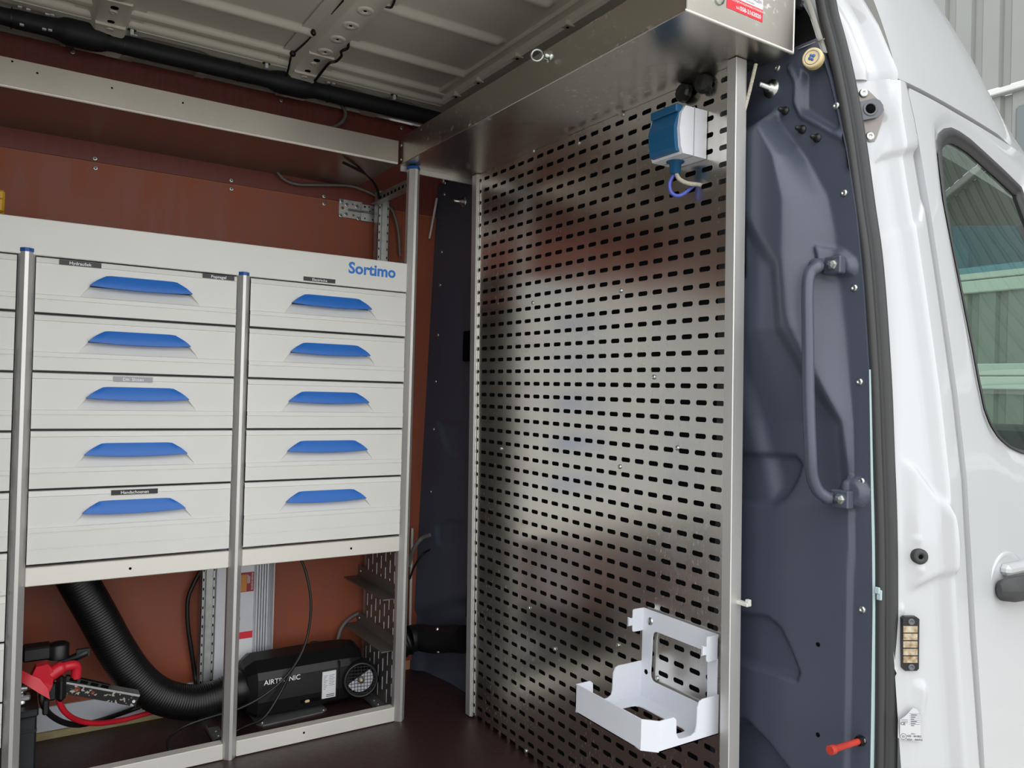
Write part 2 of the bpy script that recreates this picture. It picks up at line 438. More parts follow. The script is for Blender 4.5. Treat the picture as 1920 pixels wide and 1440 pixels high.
def bulk_x(Yg, Zg):
    base = np.full(Yg.shape, 1.165)
    far = np.clip((Yg - 2.05) / .22, 0, 1.2)
    base = base - far ** 2 * np.interp(Zg, [0, 1.55], [.062, .012])
    near = Yg < 1.3
    yp, yf = band(Yp, Zg), band(Yf, Zg)
    zt = on_x(1440, 222, 1.15)[2]; zb = on_x(1589, 965, 1.15)[2]
    h = np.interp(Zg, [0, .78, .86, 1.02, 1.5], [.006, .007, .018, .060, .060]) * sstep(0, 1, (Yg - yf) / np.maximum(yp - yf, .004)) * (1 - sstep(zt - .03, zt + .03, Zg + (Yg - .93) * .25)) * sstep(zb - 1.3, zb - .02, Zg)
    base = base - np.where(near, h, 0)
    def emb(poly, depth, w, Xp=1.15):
        nonlocal base
        P = yzpx(poly, Xp); d = poly_sd(Yg, Zg, P); base = base + depth * (1 - sstep(-w, w, d))
    def ridge(poly, depth, w, Xp=1.15):
        nonlocal base
        P = yzpx(poly, Xp); d = np.full(Yg.shape, 1e9)
        for (ax, ay), (bx, by) in zip(P[:-1], P[1:]):
            ex, ey = bx - ax, by - ay; t = np.clip(((Yg - ax) * ex + (Zg - ay) * ey) / (ex * ex + ey * ey), 0, 1)
            d = np.minimum(d, np.hypot(Yg - ax - ex * t, Zg - ay - ey * t))
        base = base - depth * np.exp(-(d / w) ** 2)
    # pockets beside the perforated plate
    emb([(1330, 408), (1410, 410), (1418, 440), (1417, 520), (1404, 552), (1330, 570)], .022, .007)
    emb([(1330, 250), (1400, 270), (1412, 330), (1408, 372), (1330, 380)], .018, .007)
    emb([(1330, 846), (1478, 857), (1489, 870), (1482, 892), (1462, 934), (1444, 945), (1330, 938)], .012, .004)
    emb([(1330, 1146), (1430, 1158), (1455, 1178), (1475, 1220), (1491, 1262), (1486, 1276), (1330, 1226)], .012, .004)
    # side column beside the tall bulge
    emb([(1420, 420), (1478, 500), (1487, 620), (1530, 720), (1575, 790), (1575, 930), (1440, 930), (1400, 700)], .012, .02)
    # corner panel below the tray with its bead
    emb([(1494, 128), (1530, 112), (1545, 150), (1560, 232), (1552, 242), (1494, 202)], .012, .006)
    ridge([(1470, 122), (1483, 150), (1482, 190), (1494, 214), (1540, 238), (1570, 256), (1580, 276), (1582, 310)], .006, .004)
    # handle bosses
    emb([(1534, 462), (1572, 470), (1592, 486), (1595, 500), (1590, 512), (1545, 512), (1540, 505)], -.012, .004)
    cz = on_x(1585, 925, 1.14); d = np.hypot(Yg - cz[1], Zg - cz[2])
    base = base - .014 * (1 - sstep(.021, .027, d)) + .004 * np.exp(-((d - .024) / .0025) ** 2)
    # wheel-well corner at the foot
    emb([(1330, 1352), (1390, 1358), (1430, 1400), (1475, 1460), (1475, 1800), (1330, 1800)], .03, .012)
    # far strip between shelf and plate
    emb([(822, 790), (900, 800), (900, 870), (840, 850), (830, 830)], .010, .006)
    emb([(818, 985), (826, 975), (900, 985), (900, 1045), (822, 1022)], .010, .006)
    emb([(838, 1130), (900, 1130), (900, 1260), (800, 1260), (795, 1150)], .02, .02)
    return base
bulk = MB()
def addbulk(y0, y1, n, zz):
    Z = np.repeat(zz[:, None], n, 1)
    t = np.linspace(0, 1, n)[None, :]
    a = y0(zz)[:, None] if callable(y0) else y0
    Yg = np.broadcast_to(a + (y1 - a) * t, Z.shape).copy()
    bulk.grid(np.stack([bulk_x(Yg, Z), Yg, Z], -1))
addbulk(lambda z: y_edge(z), 1.06, 78, zs)
addbulk(1.06, 1.86, 10, np.linspace(-.02, 1.5, 40))
addbulk(1.86, 2.30, 60, np.linspace(-.02, 1.56, 180))
wf = struct_root('wall_front', (1.165, 1.5, 0))
part('bulkhead_panel', bulk, BULK, wf)
b = MB()    # return flange at the door side and a backing that closes the cab
zz = np.linspace(-.02, 1.5, 60); e = y_edge(zz)
b.grid(np.stack([np.stack([1.165 + 0 * zz, e, zz], -1), np.stack([1.172 + 0 * zz, e - .002, zz], -1), np.stack([1.195 + 0 * zz, e + .004, zz], -1)], 1))
b.box(1.2, 1.204, .88, 2.3, 0.0, 1.49)
part('bulkhead_edge', b, BULK, wf)
for q, me in [((1458, 128), SCREW_X), ((1567, 198), SCREW_X), ((1583, 362), SCREW_X), ((1602, 540), SCREW_X), ((1612, 716), SCREW_X), ((1617, 902), SCREW_X), ((1617, 1143), SCREW_X)]:
    p = on_x(*q, 1.165); p[0] = float(bulk_x(np.array([p[1]]), np.array([p[2]]))[0]) + .0005
    piece('screw', me, wf, p)
for q in [(1470, 207), (1502, 242), (1530, 258)]:
    p = on_x(*q, 1.16); p[0] = float(bulk_x(np.array([p[1]]), np.array([p[2]]))[0]) + .0005
    piece('stud', STUD_BLACK, wf, p)
for q in [(1528, 1210), (1527, 1380)]:
    p = on_x(*q, 1.15); p[0] = float(bulk_x(np.array([p[1]]), np.array([p[2]]))[0])
    b = MB(); b.lathe(p, (-1, 0, 0), [(-.004, .0038), (.0008, .0038), (.0008, 0)], 12); part('hole_plug', b, BLACK_HOLE, wf)
for q in [(810, 533), (802, 627), (797, 715), (793, 805), (789, 923), (842, 345), (850, 368), (806, 470)]:
    p = on_y(*q, 2.22); p[0] = float(bulk_x(np.array([p[1]]), np.array([p[2]]))[0]) + .0005
    piece('screw', SCREW_X, wf, p)
for q, r in [((1437, 163), 1.0), ((862, 378), 1.0)]:      # big threaded studs
    p = on_x(*q, 1.15); p[0] = float(bulk_x(np.array([p[1]]), np.array([p[2]]))[0])
    b = MB(); b.lathe(p, (-1, 0, 0), [(0, .0165), (.003, .0165), (.003, .009), (.012, .009), (.012, .0055), (.034, .0055), (.036, .004), (.036, 0)], 18)
    part('threaded_stud', b, ZINC, wf, 'thick zinc stud with washer')
b = MB(); p = on_x(868, 648, 1.12); b.box(1.135, 1.15, p[1] - .035, p[1] + .03, p[2] - .045, p[2] + .045, .003); part('cut_out', b, BLACK_HOLE, wf, 'black rectangular opening')
p = on_x(868, 1130, 1.12); b = MB(); b.box(1.14, 1.155, p[1] - .03, p[1] + .02, p[2] - .05, p[2] + .05, .003); part('cut_out', b, BLACK_HOLE, wf, 'black rectangular opening')
# header above the bulkhead
b = MB(); zz = np.linspace(1.47, 1.84, 16); yy = np.linspace(0, 1, 6)
b.grid(np.array([[(1.188, float(y_edge(z_)) + .014 + (2.27 - float(y_edge(z_))) * t_ ** 2, z_) for t_ in yy] for z_ in zz])); b.box(1.10, 1.19, .90, 1.15, 1.60, 1.62, .004)
part('header_panel', b, BLACK, wf, 'black panel above the bulkhead')
b = MB(); p0 = on_x(1496, 92, 1.16); p1 = on_x(1548, 72, 1.17)
b.tube([p0, (p0 + p1) / 2, p1], .0016, 8); part('top_edge', b, ZINC, wf, 'bright top edge of the bulkhead')
b = MB(); zz = np.linspace(1.5, 1.8, 20); e = y_edge(zz)
b.grid(np.stack([np.stack([1.184 + 0 * zz, e + .006, zz], -1), np.stack([1.172 + 0 * zz, e + .003, zz], -1), np.stack([1.176 + 0 * zz, e - .004, zz], -1)], 1)); part('header_flange', b, PAINT_IN, wf, 'white painted flange beside the black header')

# ---- roof
def roof_z(y):
    return np.interp(y, [.75, .95, 1.3, 1.7, 2.085, 2.092, 2.112, 2.118, 2.132, 2.14, 2.165, 2.19, 2.215, 2.24, 2.275], [1.70, 1.775, 1.80, 1.80, 1.80, 1.785, 1.783, 1.796, 1.796, 1.776, 1.773, 1.770, 1.764, 1.752, 1.746])
xs = np.concatenate([np.linspace(-2.5, -.3, 30), np.linspace(-.29, 1.2, 200)]); ys = np.concatenate([np.linspace(.78, 1.38, 14), np.linspace(1.4, 2.275, 240)])
Xg, Yg = np.meshgrid(xs, ys)
Zg = roof_z(Yg)
for (yr, xe) in ((1.475, 1.02), (1.71, 1.03), (1.945, 1.06)):
    d = np.hypot(np.maximum(Xg - xe, 0), Yg - yr)
    Zg = Zg - .015 * (1 - sstep(.004, .021, d))
for (xa, xb) in ((-.22, .06), (.26, .42), (.72, .85), (.93, 1.03)):     # pressed pockets in the cant rail
    d = np.hypot(np.maximum(np.maximum(xa + .02 - Xg, Xg - xb + .02), 0), Yg - 2.2); Zg = Zg + .016 * (1 - sstep(.012, .022, d))
ce = struct_root('ceiling', (.3, 1.6, 1.8))
b = MB(); b.grid(np.stack([Xg, Yg, Zg], -1)); part('roof_skin', b, ROOFM, ce)
b = MB(); b.box(-2.5, 1.28, 1.17, 2.30, 2.012, 2.03); b.box(-2.5, 1.2, 2.285, 2.30, 0, 2.02); part('outer_skin', b, PAINT, ce)
def bow(xc):
    yy = np.linspace(.82, 2.235, 46); zc = roof_z(np.minimum(yy, 2.08)) - np.clip((yy - 2.08) / .16, 0, 1) ** 1.5 * .045
    g = []
    w = .034 + .0 * yy
    for dx, dz in ((-.075, -.004), (-.05, -.004), (-.044, -.006), (-.034, -.030), (-.030, -.034), (.030, -.034), (.034, -.030), (.044, -.006), (.05, -.004), (.075, -.004)):
        g.append(np.stack([xc + dx + 0 * yy, yy, zc + dz], -1))
    bb = MB(); bb.grid(np.stack(g, 0)); o = part('roof_bow', bb, ROOFM, ce)
    for yh, rr, ring in ((1.70, .009, 1), (1.79, .009, 1), (1.88, .009, 1), (1.97, .009, 1), (2.035, .011, 0), (2.06, .004, 1), (2.11, .010, 0), (2.14, .004, 1), (2.165, .010, 0), (2.20, .004, 1)):
        z = float(roof_z(min(yh, 2.08)) - max(0, (yh - 2.08) / .16) ** 1.5 * .045) - .034
        bb = MB()
        if ring: bb.lathe((xc, yh, z), (0, 0, -1), [(0, rr * 2.3), (.003, rr * 2.1), (.003, rr * .9), (.001, rr * .7), (.001, 0)], 18); part('bow_dimple', bb, [ROOFM], ce)
        bb = MB(); r2 = rr * (.42 if ring else .8)
        bb.lathe((xc, yh, z), (0, 0, -1), [(0, r2), (.0014, r2), (.0014, 0)], 14); part('bow_hole', bb, BLACK_HOLE, ce)
    bb = MB(); zA = float(roof_z(2.0)) - .034
    bb.box(xc - .034, xc + .034, 1.995, 2.0, zA - .004, zA + .004, .001); bb.box(xc - .033, xc + .033, 2.12, 2.125, zA - .012, zA, .001); part('bow_joint', bb, ROOFM, ce)
bow(.668); bow(.185)
b = MB(); b.box(1.085, 1.17, .95, 2.12, 1.765, 1.80, .006); b.box(1.06, 1.09, .95, 2.12, 1.788, 1.80, .003); part('front_rail', b, ROOFM, ce, 'cross rail of the roof above the bulkhead')
for yh in (1.483, 1.70, 1.90, 2.03):
    b = MB(); b.box(1.075, 1.10, yh - .012, yh + .012, 1.762, 1.775, .002); b.lathe((1.0875, yh, 1.762), (0, 0, -1), [(0, .004), (.0015, .004), (.0015, 0)], 10, 1)
    part('rail_clip', b, [ROOFM, BLACK_HOLE], ce)

# ---- rear half of the cargo space, beyond the left edge of the door opening
b = MB(); b.box(-2.5, -.45, .72, .76, -.035, 1.80); part('side_wall', b, PAINT_IN, wl)
b = MB(); b.box(-2.54, -2.5, .72, 2.3, -.035, 1.88); part('rear_doors', b, PAINT_IN, wl)
# ---- near side of the body: pillar, cab door, roof flank
BZ = np.array([-.5, .046, .331, .520, .777, .913, 1.071, 1.220, 1.382, 1.469, 1.564, 1.659, 1.754])
BY = np.array([.612, .615, .6216, .6396, .6596, .6776, .7032, .7288, .7592, .7801, .818, .868, .935])
def yb(z): return np.interp(z, BZ, BY)
def ybx(x, z): return yb(z) + .13 * np.maximum(0, x - 1.31) ** 1.3 * sstep(.7, 1.5, z)
def on_body(px, py, off=0.0):
    v = .72
    for _ in range(40):
        p = on_y(px, py, v); v = .5 * v + .5 * (float(ybx(p[0], p[2])) + off)
    return on_y(px, py, v)
PSEC = [(1.180, .066), (1.195, .054), (1.21, .0445), (1.225, .034), (1.2385, .0245), (1.2435, .0195), (1.248, .011), (1.252, .004), (1.257, .0005), (1.265, 0), (1.28, 0), (1.294, .0008), (1.297, .004), (1.297, .03)]
px_ = np.array([q[0] for q in PSEC]); po_ = np.array([q[1] for q in PSEC])
xx = np.concatenate([np.linspace(1.183, 1.26, 48), np.linspace(1.262, 1.297, 12), [1.2972]])
zz = np.linspace(-.5, 1.453, 330)
Xg, Zg = np.meshgrid(xx, zz)
off = np.interp(Xg, px_, po_)
off[:, -1] = .03
EDGE = sstep(1.200, 1.218, Xg)
def pp_(pts, o=.035): return [(on_body(a, c, o)[0], on_body(a, c, o)[2]) for a, c in pts]
def pemb(poly, depth, w):
    global off
    d = poly_sd(Xg, Zg, pp_(poly)); off = off - depth * EDGE * (1 - sstep(-w, w, d))
pemb([(1600, 830), (1692, 850), (1715, 880), (1745, 960), (1752, 1010), (1750, 1060), (1722, 1100), (1712, 1115), (1600, 1110)], .010, .006)
pemb([(1600, 1290), (1735, 1285), (1738, 1300), (1730, 1500), (1600, 1500)], .006, .006)
pemb([(1640, 150), (1668, 155), (1690, 195), (1700, 260), (1690, 290), (1640, 300)], .008, .006)
pemb([(1640, 290), (1680, 285), (1690, 310), (1700, 360), (1690, 420), (1660, 440), (1640, 440)], -.004, .006)
for q in [(1687, 1003), (1718, 1011), (1688, 1040), (1688, 1076), (1722, 1071), (1683, 1142), (1712, 1149), (1690, 1272), (1710, 1272), (1754, 607)]:
    p = on_body(*q, .035); d = np.hypot(Xg - p[0], Zg - p[2]); off = off - .0036 * (1 - sstep(.0022, .0050, d)) + .001 * np.exp(-(d / .002) ** 2)
b = MB(); b.grid(np.stack([Xg, ybx(Xg, Zg) + off, Zg], -1))
wr = struct_root('wall_right', (1.27, .7, 0))
part('door_pillar', b, PAINT, wr, 'white painted pillar between cargo door and cab door')
# upper pillar above the crease, curving into the roof
zz = np.linspace(1.453, 1.86, 60); xx = np.linspace(1.183, 1.276, 40)
Xg, Zg = np.meshgrid(xx, zz)
offu = np.interp(Xg, [1.183, 1.205, 1.222, 1.230, 1.240, 1.256, 1.264, 1.270, 1.276], [.062, .044, .028, .026, .029, .022, .010, .001, -.003])
b = MB(); b.grid(np.stack([Xg, yb(Zg) + offu - .004 * sstep(1.453, 1.47, Zg), Zg], -1))
b.grid(np.stack([np.stack([xx, yb(1.4535) + offu[0], 1.453 + 0 * xx], -1), np.stack([xx, yb(1.4535) + offu[0] + .03, 1.4535 + 0 * xx], -1)], 0))
part('roof_pillar', b, PAINT, wr, 'white upper pillar curving into the roof')
# roof flank and high-roof front cap
xx = np.linspace(1.276, 2.8, 90); aa = np.linspace(0, 1, 40)
Xg, Ag = np.meshgrid(xx, np.sin(aa * math.pi / 2))
Hx = np.interp(Xg, [1.23, 1.52, 1.63, 1.74, 1.83, 1.945, 2.18, 2.8], [.56, .58, .575, .53, .42, .30, .15, .03])
zq = lambda x: 1.457 - .10 * np.maximum(0, x - 1.7)
yg = ybx(Xg, 1.457) - .004
b = MB(); b.grid(np.stack([Xg, yg + .14 * Ag + .26 * (1 - np.sqrt(np.maximum(0, 1 - Ag ** 2))), zq(Xg) + Hx * Ag], -1))
b.grid(np.stack([np.stack([xx, ybx(xx, 1.457) - .004, zq(xx)], -1), np.stack([xx, ybx(xx, 1.457) + .012, zq(xx) - .003], -1), np.stack([xx, ybx(xx, 1.457) + .03, zq(xx) - .003], -1)], 0))
part_flank = b
xr = np.linspace(-2.5, 1.278, 30); ar = np.linspace(.50, 1, 24)
Xr, Ar = np.meshgrid(xr, ar)
rear = MB(); rear.grid(np.stack([Xr, ybx(Xr, 1.457) - .004 + .14 * Ar + .26 * (1 - np.sqrt(np.maximum(0, 1 - Ar ** 2))), 1.457 + .565 * Ar], -1))
rear.box(-2.5, 1.16, .872, .965, 1.725, 1.775, .012)
t1 = struct_root('trim_1', (1.8, .9, 1.49))
part('roof_side', rear, PAINT, t1, 'white roof side above the cargo door opening')
part('roof_flank', part_flank, PAINT, t1, 'white high roof flank sloping down to the front')

# cab door: ring mesh between window outline and door outline
WPX = [(1763, 262), (1766, 300), (1776, 380), (1788, 440), (1801, 505), (1815, 575), (1830, 650), (1842, 715), (1852, 765), (1864, 797), (1880, 822), (1900, 840), (1920, 850)]
win = [on_body(*q)[[0, 2]] for q in WPX]
win += [np.array(q) for q in ((1.61, .80), (1.71, .793), (1.85, .786), (2.04, .79), (2.26, .805), (2.30, .833), (2.24, .92), (2.09, 1.042), (1.945, 1.156))]
topw = [on_body(*q)[[0, 2]] for q in ((1920, 348), (1890, 318), (1860, 290), (1825, 258), (1805, 244), (1790, 237), (1777, 239), (1767, 248))]
win += [np.array((1.85, 1.227))] + topw
win = np.array(win)
def resample(P, n):
    Q = np.vstack([P, P[:1]]); L = np.concatenate([[0], np.cumsum(np.hypot(*np.diff(Q, axis=0).T))])
    t = np.linspace(0, L[-1], n, endpoint=False); return np.stack([np.interp(t, L, Q[:, 0]), np.interp(t, L, Q[:, 1])], -1)
NW = 220
W = resample(win, NW); ctr = np.array([1.60, 1.02])
def outer_hit(p):
    d = p - ctr; best = 1e9
    for ax, v in ((0, 1.3055), (0, 2.65), (1, -.5), (1, 1.449)):
        if abs(d[ax]) > 1e-9:
            t = (v - ctr[ax]) / d[ax]
            if t > 0: best = min(best, t)
    return ctr + d * best
O = np.array([outer_hit(p) for p in W])
tt = np.array([0, .02, .05, .1, .18, .28, .4, .55, .7, .85, .96, 1.0])
ring = np.array([[W[i] + (O[i] - W[i]) * t for i in range(NW)] + [W[0] + (O[0] - W[0]) * t] for t in tt])
yo = ybx(ring[..., 0], ring[..., 1])
hp = on_body(1893, 1096)
lens = np.hypot((ring[..., 0] - hp[0]) / 1.0, (ring[..., 1] - hp[2]) / 1.0)
dist = np.hypot(ring[..., 0] - np.append(W[:, 0], W[0, 0])[None], ring[..., 1] - np.append(W[:, 1], W[0, 1])[None])
yo = yo + .010 * np.exp(-(dist / .02) ** 2) - .002
dr = struct_root('door_1', (1.9, .7, 0))
b = MB(); b.grid(np.stack([ring[..., 0], yo, ring[..., 1]], -1))
e = ring[-1]; ye = yo[-1]
b.grid(np.stack([np.stack([e[:, 0], ye, e[:, 1]], -1), np.stack([e[:, 0], ye + .03, e[:, 1]], -1)], 0))
part('door_skin', b, PAINT, dr, 'white cab door skin')
# window seal
C2 = np.array([1.80, 1.01])
def inset(P, dpt):
    n = len(P); T = np.roll(P, -3, 0) - np.roll(P, 3, 0); T /= np.linalg.norm(T, axis=1)[:, None]
    N = np.stack([-T[:, 1], T[:, 0]], -1)
    s = np.sign(((C2 - P) * N).sum(1).mean()); return P + N * s * np.asarray(dpt)[:, None]
wide = np.where((W[:, 1] > np.interp(W[:, 0], [1.23, 1.54, 2.28], [1.31, 1.20, .9])), .030, .008)
wide = np.convolve(np.concatenate([wide[-8:], wide, wide[:8]]), np.ones(17) / 17, 'valid')
def yw(P, o): return np.stack([P[:, 0], ybx(P[:, 0], P[:, 1]) + o, P[:, 1]], -1)
def closed(a): return np.concatenate([a, a[:1]], 0)
b = MB()
rows = [yw(W, .006), yw(inset(W, wide * .15), .004), yw(inset(W, wide * .5), .005), yw(inset(W, wide * .55), .010), yw(inset(W, wide * .97), .012), yw(inset(W, wide), .022)]
b.grid(np.array([closed(r) for r in rows]))
part('window_seal', b, RUBBER, dr, 'grey black rubber seal around the cab window')
b = MB(); G = inset(W, wide * .9)
cc = np.array([[C2[0], float(ybx(C2[0], C2[1])) + .015, C2[1]]])
rows = np.array([closed(yw(G + (C2 - G) * t, .015)) for t in np.linspace(0, .999, 24)])
b.grid(rows); part('window_glass', b, GLASS, dr, 'green tinted side window')
# door handle
hb = on_body(1895, 1100)
b = MB(); hx = on_body(1860, 1105)[0]; hy = float(yb(.61)); hz = on_body(1890, 1102)[2]
def gripsec(x, w, h, o): return [(x, hy - o - w * math.cos(a), hz + .004 + h * math.sin(a)) for a in np.linspace(0, 2 * math.pi, 14, endpoint=False)]
secs = [gripsec(hx + .001, .004, .010, .012), gripsec(hx + .006, .011, .0175, .014), gripsec(hx + .03, .013, .021, .020), gripsec(hx + .08, .013, .021, .026), gripsec(hx + .15, .012, .020, .028), gripsec(hx + .20, .011, .018, .020)]
g = np.array([s_ + [s_[0]] for s_ in secs]); b.grid(g); b.add(secs[0], [tuple(range(14))])
part('door_handle', b, RUBBER, dr, 'dark grey pull handle')
b = MB(); b.lathe((hx + .05, hy + .006, hz + .0), (0, -1, 0), [(0, .062), (.0065, .0615), (.0085, .057), (.004, .05), (.0035, .0)], 40)
b.box(hx + .026, hx + .12, hy - .016, hy + .004, hz + .024, hz + .042, .006)
part('handle_cup', b, PAINT, dr, 'white recess cup behind the handle')

# cab behind the glass
t2 = struct_root('trim_2', (1.7, 1.5, 0))
b = MB()
xg = np.linspace(1.22, 2.0, 12); yg_ = np.linspace(.82, 2.25, 14); A, B_ = np.meshgrid(xg, yg_)
b.grid(np.stack([A, B_, 1.46 - .10 * ((A - 1.22) / .78) ** 1.5 - .05 * ((B_ - 1.55) / .7) ** 4], -1)); part('cab_headliner', b, HEADLINER, t2, 'beige cab roof lining')
b = MB(); b.box(1.85, 2.65, .76, 2.2, .60, .84, .06); b.box(1.205, 1.215, .88, 2.25, -.2, 1.46); b.box(1.2, 2.7, 2.22, 2.25, -.3, .85); b.box(1.2, 2.7, .78, 2.25, -.36, -.3); part('cab_dash', b, CABDARK, t2, 'dark dashboard and cab lining')
b = MB(); b.tube([(1.99, .885, 1.36), (2.18, .885, 1.185), (2.47, .885, .93), (2.7, .885, .76)], .03, 10); b.tube([(1.99, 2.15, 1.36), (2.47, 2.15, .93), (2.7, 2.15, .76)], .03, 10); b.tube([(1.99, .86, 1.373), (1.99, 2.2, 1.373)], .015, 10); b.tube([(1.28, 2.2, .8), (1.28, 2.2, 1.42)], .03, 8); b.tube([(1.28, 2.2, 1.42), (1.99, 2.2, 1.36)], .03, 8)
part('cab_pillar', b, CABDARK, t2, 'dark inner windscreen pillars')
b = MB(); g0 = [(2.0, .90, 1.36), (2.0, 2.14, 1.36)]; g1 = [(2.13, .90, 1.243), (2.13, 2.14, 1.243)]
b.grid(np.array([g0, g1])); part('windscreen_band', b, GLASS_TOP, t2, 'blue shade band of the windscreen')
b = MB(); b.grid(np.array([g1, [(2.68, .90, .785), (2.68, 2.14, .785)]])); part('windscreen', b, GLASS_CLEAR, t2, 'windscreen glass')

# ---- rubber seal of the cargo door
SPX = [(1540, -40), (1550, 20), (1566, 80), (1582, 150), (1600, 250), (1618, 380), (1634, 500), (1648, 700), (1654, 850), (1659, 1000), (1660, 1200), (1658, 1440)]
sp = [on_x(a, c, 1.176) for a, c in SPX]
sp = [sp[0] + (sp[0] - sp[1])] + sp + [sp[-1] + np.array([0, 0, -.35])]
sp = smoothpath(sp, 6)
sec = [(-.004, .016), (-.012, .010), (-.0135, .003), (-.010, -.003), (-.0045, -.0035), (-.0035, .0005), (-.001, .0005), (.0, -.006), (.004, -.013), (.011, -.0145), (.017, -.009), (.018, .0), (.018, .014)]
b = MB(); b.grid(np.array([[p + np.array([s_[0] + .004, s_[1] + .002, 0]) for s_ in sec] for p in sp]))
b.tube(smoothpath([tuple(sp[0] + np.array([.002, .0, -.02])), (1.168, .905, 1.685), (1.13, .915, 1.712), (1.05, .918, 1.717), (.5, .918, 1.717), (-.35, .918, 1.717), (-.43, .912, 1.70)], 6), .014, 10)
o = thing('door_seal', b, RUBBER, 'long black rubber seal along the cargo door opening', 'seal')
for f_ in o.data.polygons: f_.use_smooth = True
b = MB(); zz = np.linspace(-.1, .95, 12); e = y_edge(zz)
b.grid(np.stack([np.stack([1.1655 + 0 * zz, e - .001, zz], -1), np.stack([1.1705 + 0 * zz, e - .0065, zz], -1)], 1)); part('flange_strip', b, PALE_STRIP, wr, 'pale aqua painted flange edge')

# ---- warehouse ahead of the van
wh = root('warehouse', 'pale grey corrugated metal warehouse seen past the van roof', 'building', (9.2, 2, -.7))
XB = 9.0
def corr(z0, z1, y0, y1, x, pitch=.30, depth=.045):
    pts = []; y = y0
    while y < y1:
        for dy, dx in ((0, 0), (.17, 0), (.20, depth), (.27, depth)): pts.append((x + dx, y + dy))
        y += pitch
    pts.append((x, y1 + .02))
    bb = MB(); bb.grid(np.array([[(p[0], p[1], z0) for p in pts], [(p[0], p[1], z1) for p in pts]]), smooth=False); return bb
for k in range(6):
    y0 = -8 + k * 3.6
    part('cladding_sheet', corr(4.36, 8.5, y0, y0 + 3.59, XB), CLAD, wh)
    part('cladding_sheet', corr(-.7, 4.28, y0, y0 + 3.59, XB + .05), CLAD, wh)
b = MB(); b.box(XB - .03, XB + .10, -8, 13.6, 4.28, 4.345, .01); part('eaves_flashing', b, CLAD_BAND, wh)
for za, zb in ((2.28, 2.42), (2.13, 2.27), (1.21, 1.34), (1.06, 1.20)):
    b = MB(); b.box(XB + .0, XB + .07, -8, 13.6, za, zb, .01); part('cladding_band', b, CLAD_BAND, wh)
b = MB(); b.box(XB - .02, XB + .06, 3.7, 4.12, 3.2, 4.1, .03); part('wall_fitting', b, CABDARK, wh)

# ================================================================== perforated plate on the bulkhead
XP = 1.096
def shear(p):
    x, y, z = p; return (x, y + .031 * (z - .95) * (y - .97) / .93, z)
def shear2(p):
    x, y, z = p; return (x, y + .018 * (z - .75), z)
def slot_sheet(b, cu, cv, pu, pv, hw, hh, u0, u1, v0, v1, place, th, rad=.55, mi=0, me=0):
    """sheet with real rounded slots; cu, cv = slot centres, place(u, v, depth) -> point"""
    us = [u0] + [c + s_ * pu / 2 for c in cu[:1] for s_ in (-1,)] + [c + pu / 2 for c in cu] + [u1]
    vs_ = [v0] + [cv[0] - pv / 2] + [c + pv / 2 for c in cv] + [v1]
    def q(pts, f, m_=None): b.add([place(*p) for p in pts], f, mi if m_ is None else m_)
    # border strips
    for (a, c, d, e) in ((us[0], us[1], v0, v1), (us[-2], us[-1], v0, v1), (us[1], us[-2], vs_[0], vs_[1]), (us[1], us[-2], vs_[-2], vs_[-1])):
        if abs(c - a) > 1e-6 and abs(e - d) > 1e-6:
            n = 24 if abs(e - d) > .5 else 1
            for i in range(n):
                z0 = d + (e - d) * i / n; z1 = d + (e - d) * (i + 1) / n
                q([(a, z0, 0), (c, z0, 0), (c, z1, 0), (a, z1, 0)], [(0, 1, 2, 3)])
    r = min(hw, hh) * rad
    for u in cu:
        for v in cv:
            o = [(u - pu / 2, v - pv / 2), (u + pu / 2, v - pv / 2), (u + pu / 2, v + pv / 2), (u - pu / 2, v + pv / 2)]
            h = [(u - hw + r, v - hh), (u + hw - r, v - hh), (u + hw, v - hh + r), (u + hw, v + hh - r), (u + hw - r, v + hh), (u - hw + r, v + hh), (u - hw, v + hh - r), (u - hw, v - hh + r)]
            pts = [(x, y, 0) for x, y in o + h] + [(x, y, th) for x, y in h]
            f = [(0, 1, 5, 4), (1, 6, 5), (1, 2, 7, 6), (2, 8, 7), (2, 3, 9, 8), (3, 10, 9), (3, 0, 11, 10), (0, 4, 11)]
            q(pts, f)
            q(pts, [(4 + k, 4 + (k + 1) % 8, 12 + (k + 1) % 8, 12 + k) for k in range(8)], me)
pp = root('perforated_panel', 'large slotted sheet metal panel covering the dark bulkhead', 'panel', (XP, 1.45, 0))
b = MB()
cu = [.996 + .042 * k for k in range(22)]; cv = [.95 + .0315 * k for k in range(-29, 18)]
wob = lambda y, z: .0009 * math.sin(4 * y + 1.3) * math.sin(4 * z) + .0002 * math.sin(11 * z + 3 * y)
slot_sheet(b, cu, cv, .042, .0315, .0135, .0048, .952, 1.8995, .016, 1.505, lambda u, v, d: shear((XP + d + wob(u, v), u, v)), .0022)
for k in range(22):      # notched lower edge: the slots are cut through
    u = .996 + .042 * k
    b.add([shear((XP, u + .0135, 0.001)), shear((XP, u + .0285, 0.001)), shear((XP, u + .0285, .0205)), shear((XP, u + .0135, .0205))], [(0, 1, 2, 3)])
o = part('slotted_sheet', b, PLATE, pp)
b = MB(); b.box(1.087, 1.1, 1.8765, 1.902, .004, 1.5045, .0012, fn=shear); b.box(1.0905, 1.0955, 1.873, 1.877, .004, 1.5045, .001, fn=shear); part('edge_channel', b, ALU, pp, 'aluminium channel on the far edge')
b = MB(); b.box(1.07, 1.098, .937, .9585, -.03, 1.5046, .0012, fn=shear2); part('edge_tube', b, ALU, pp, 'aluminium tube on the near edge')
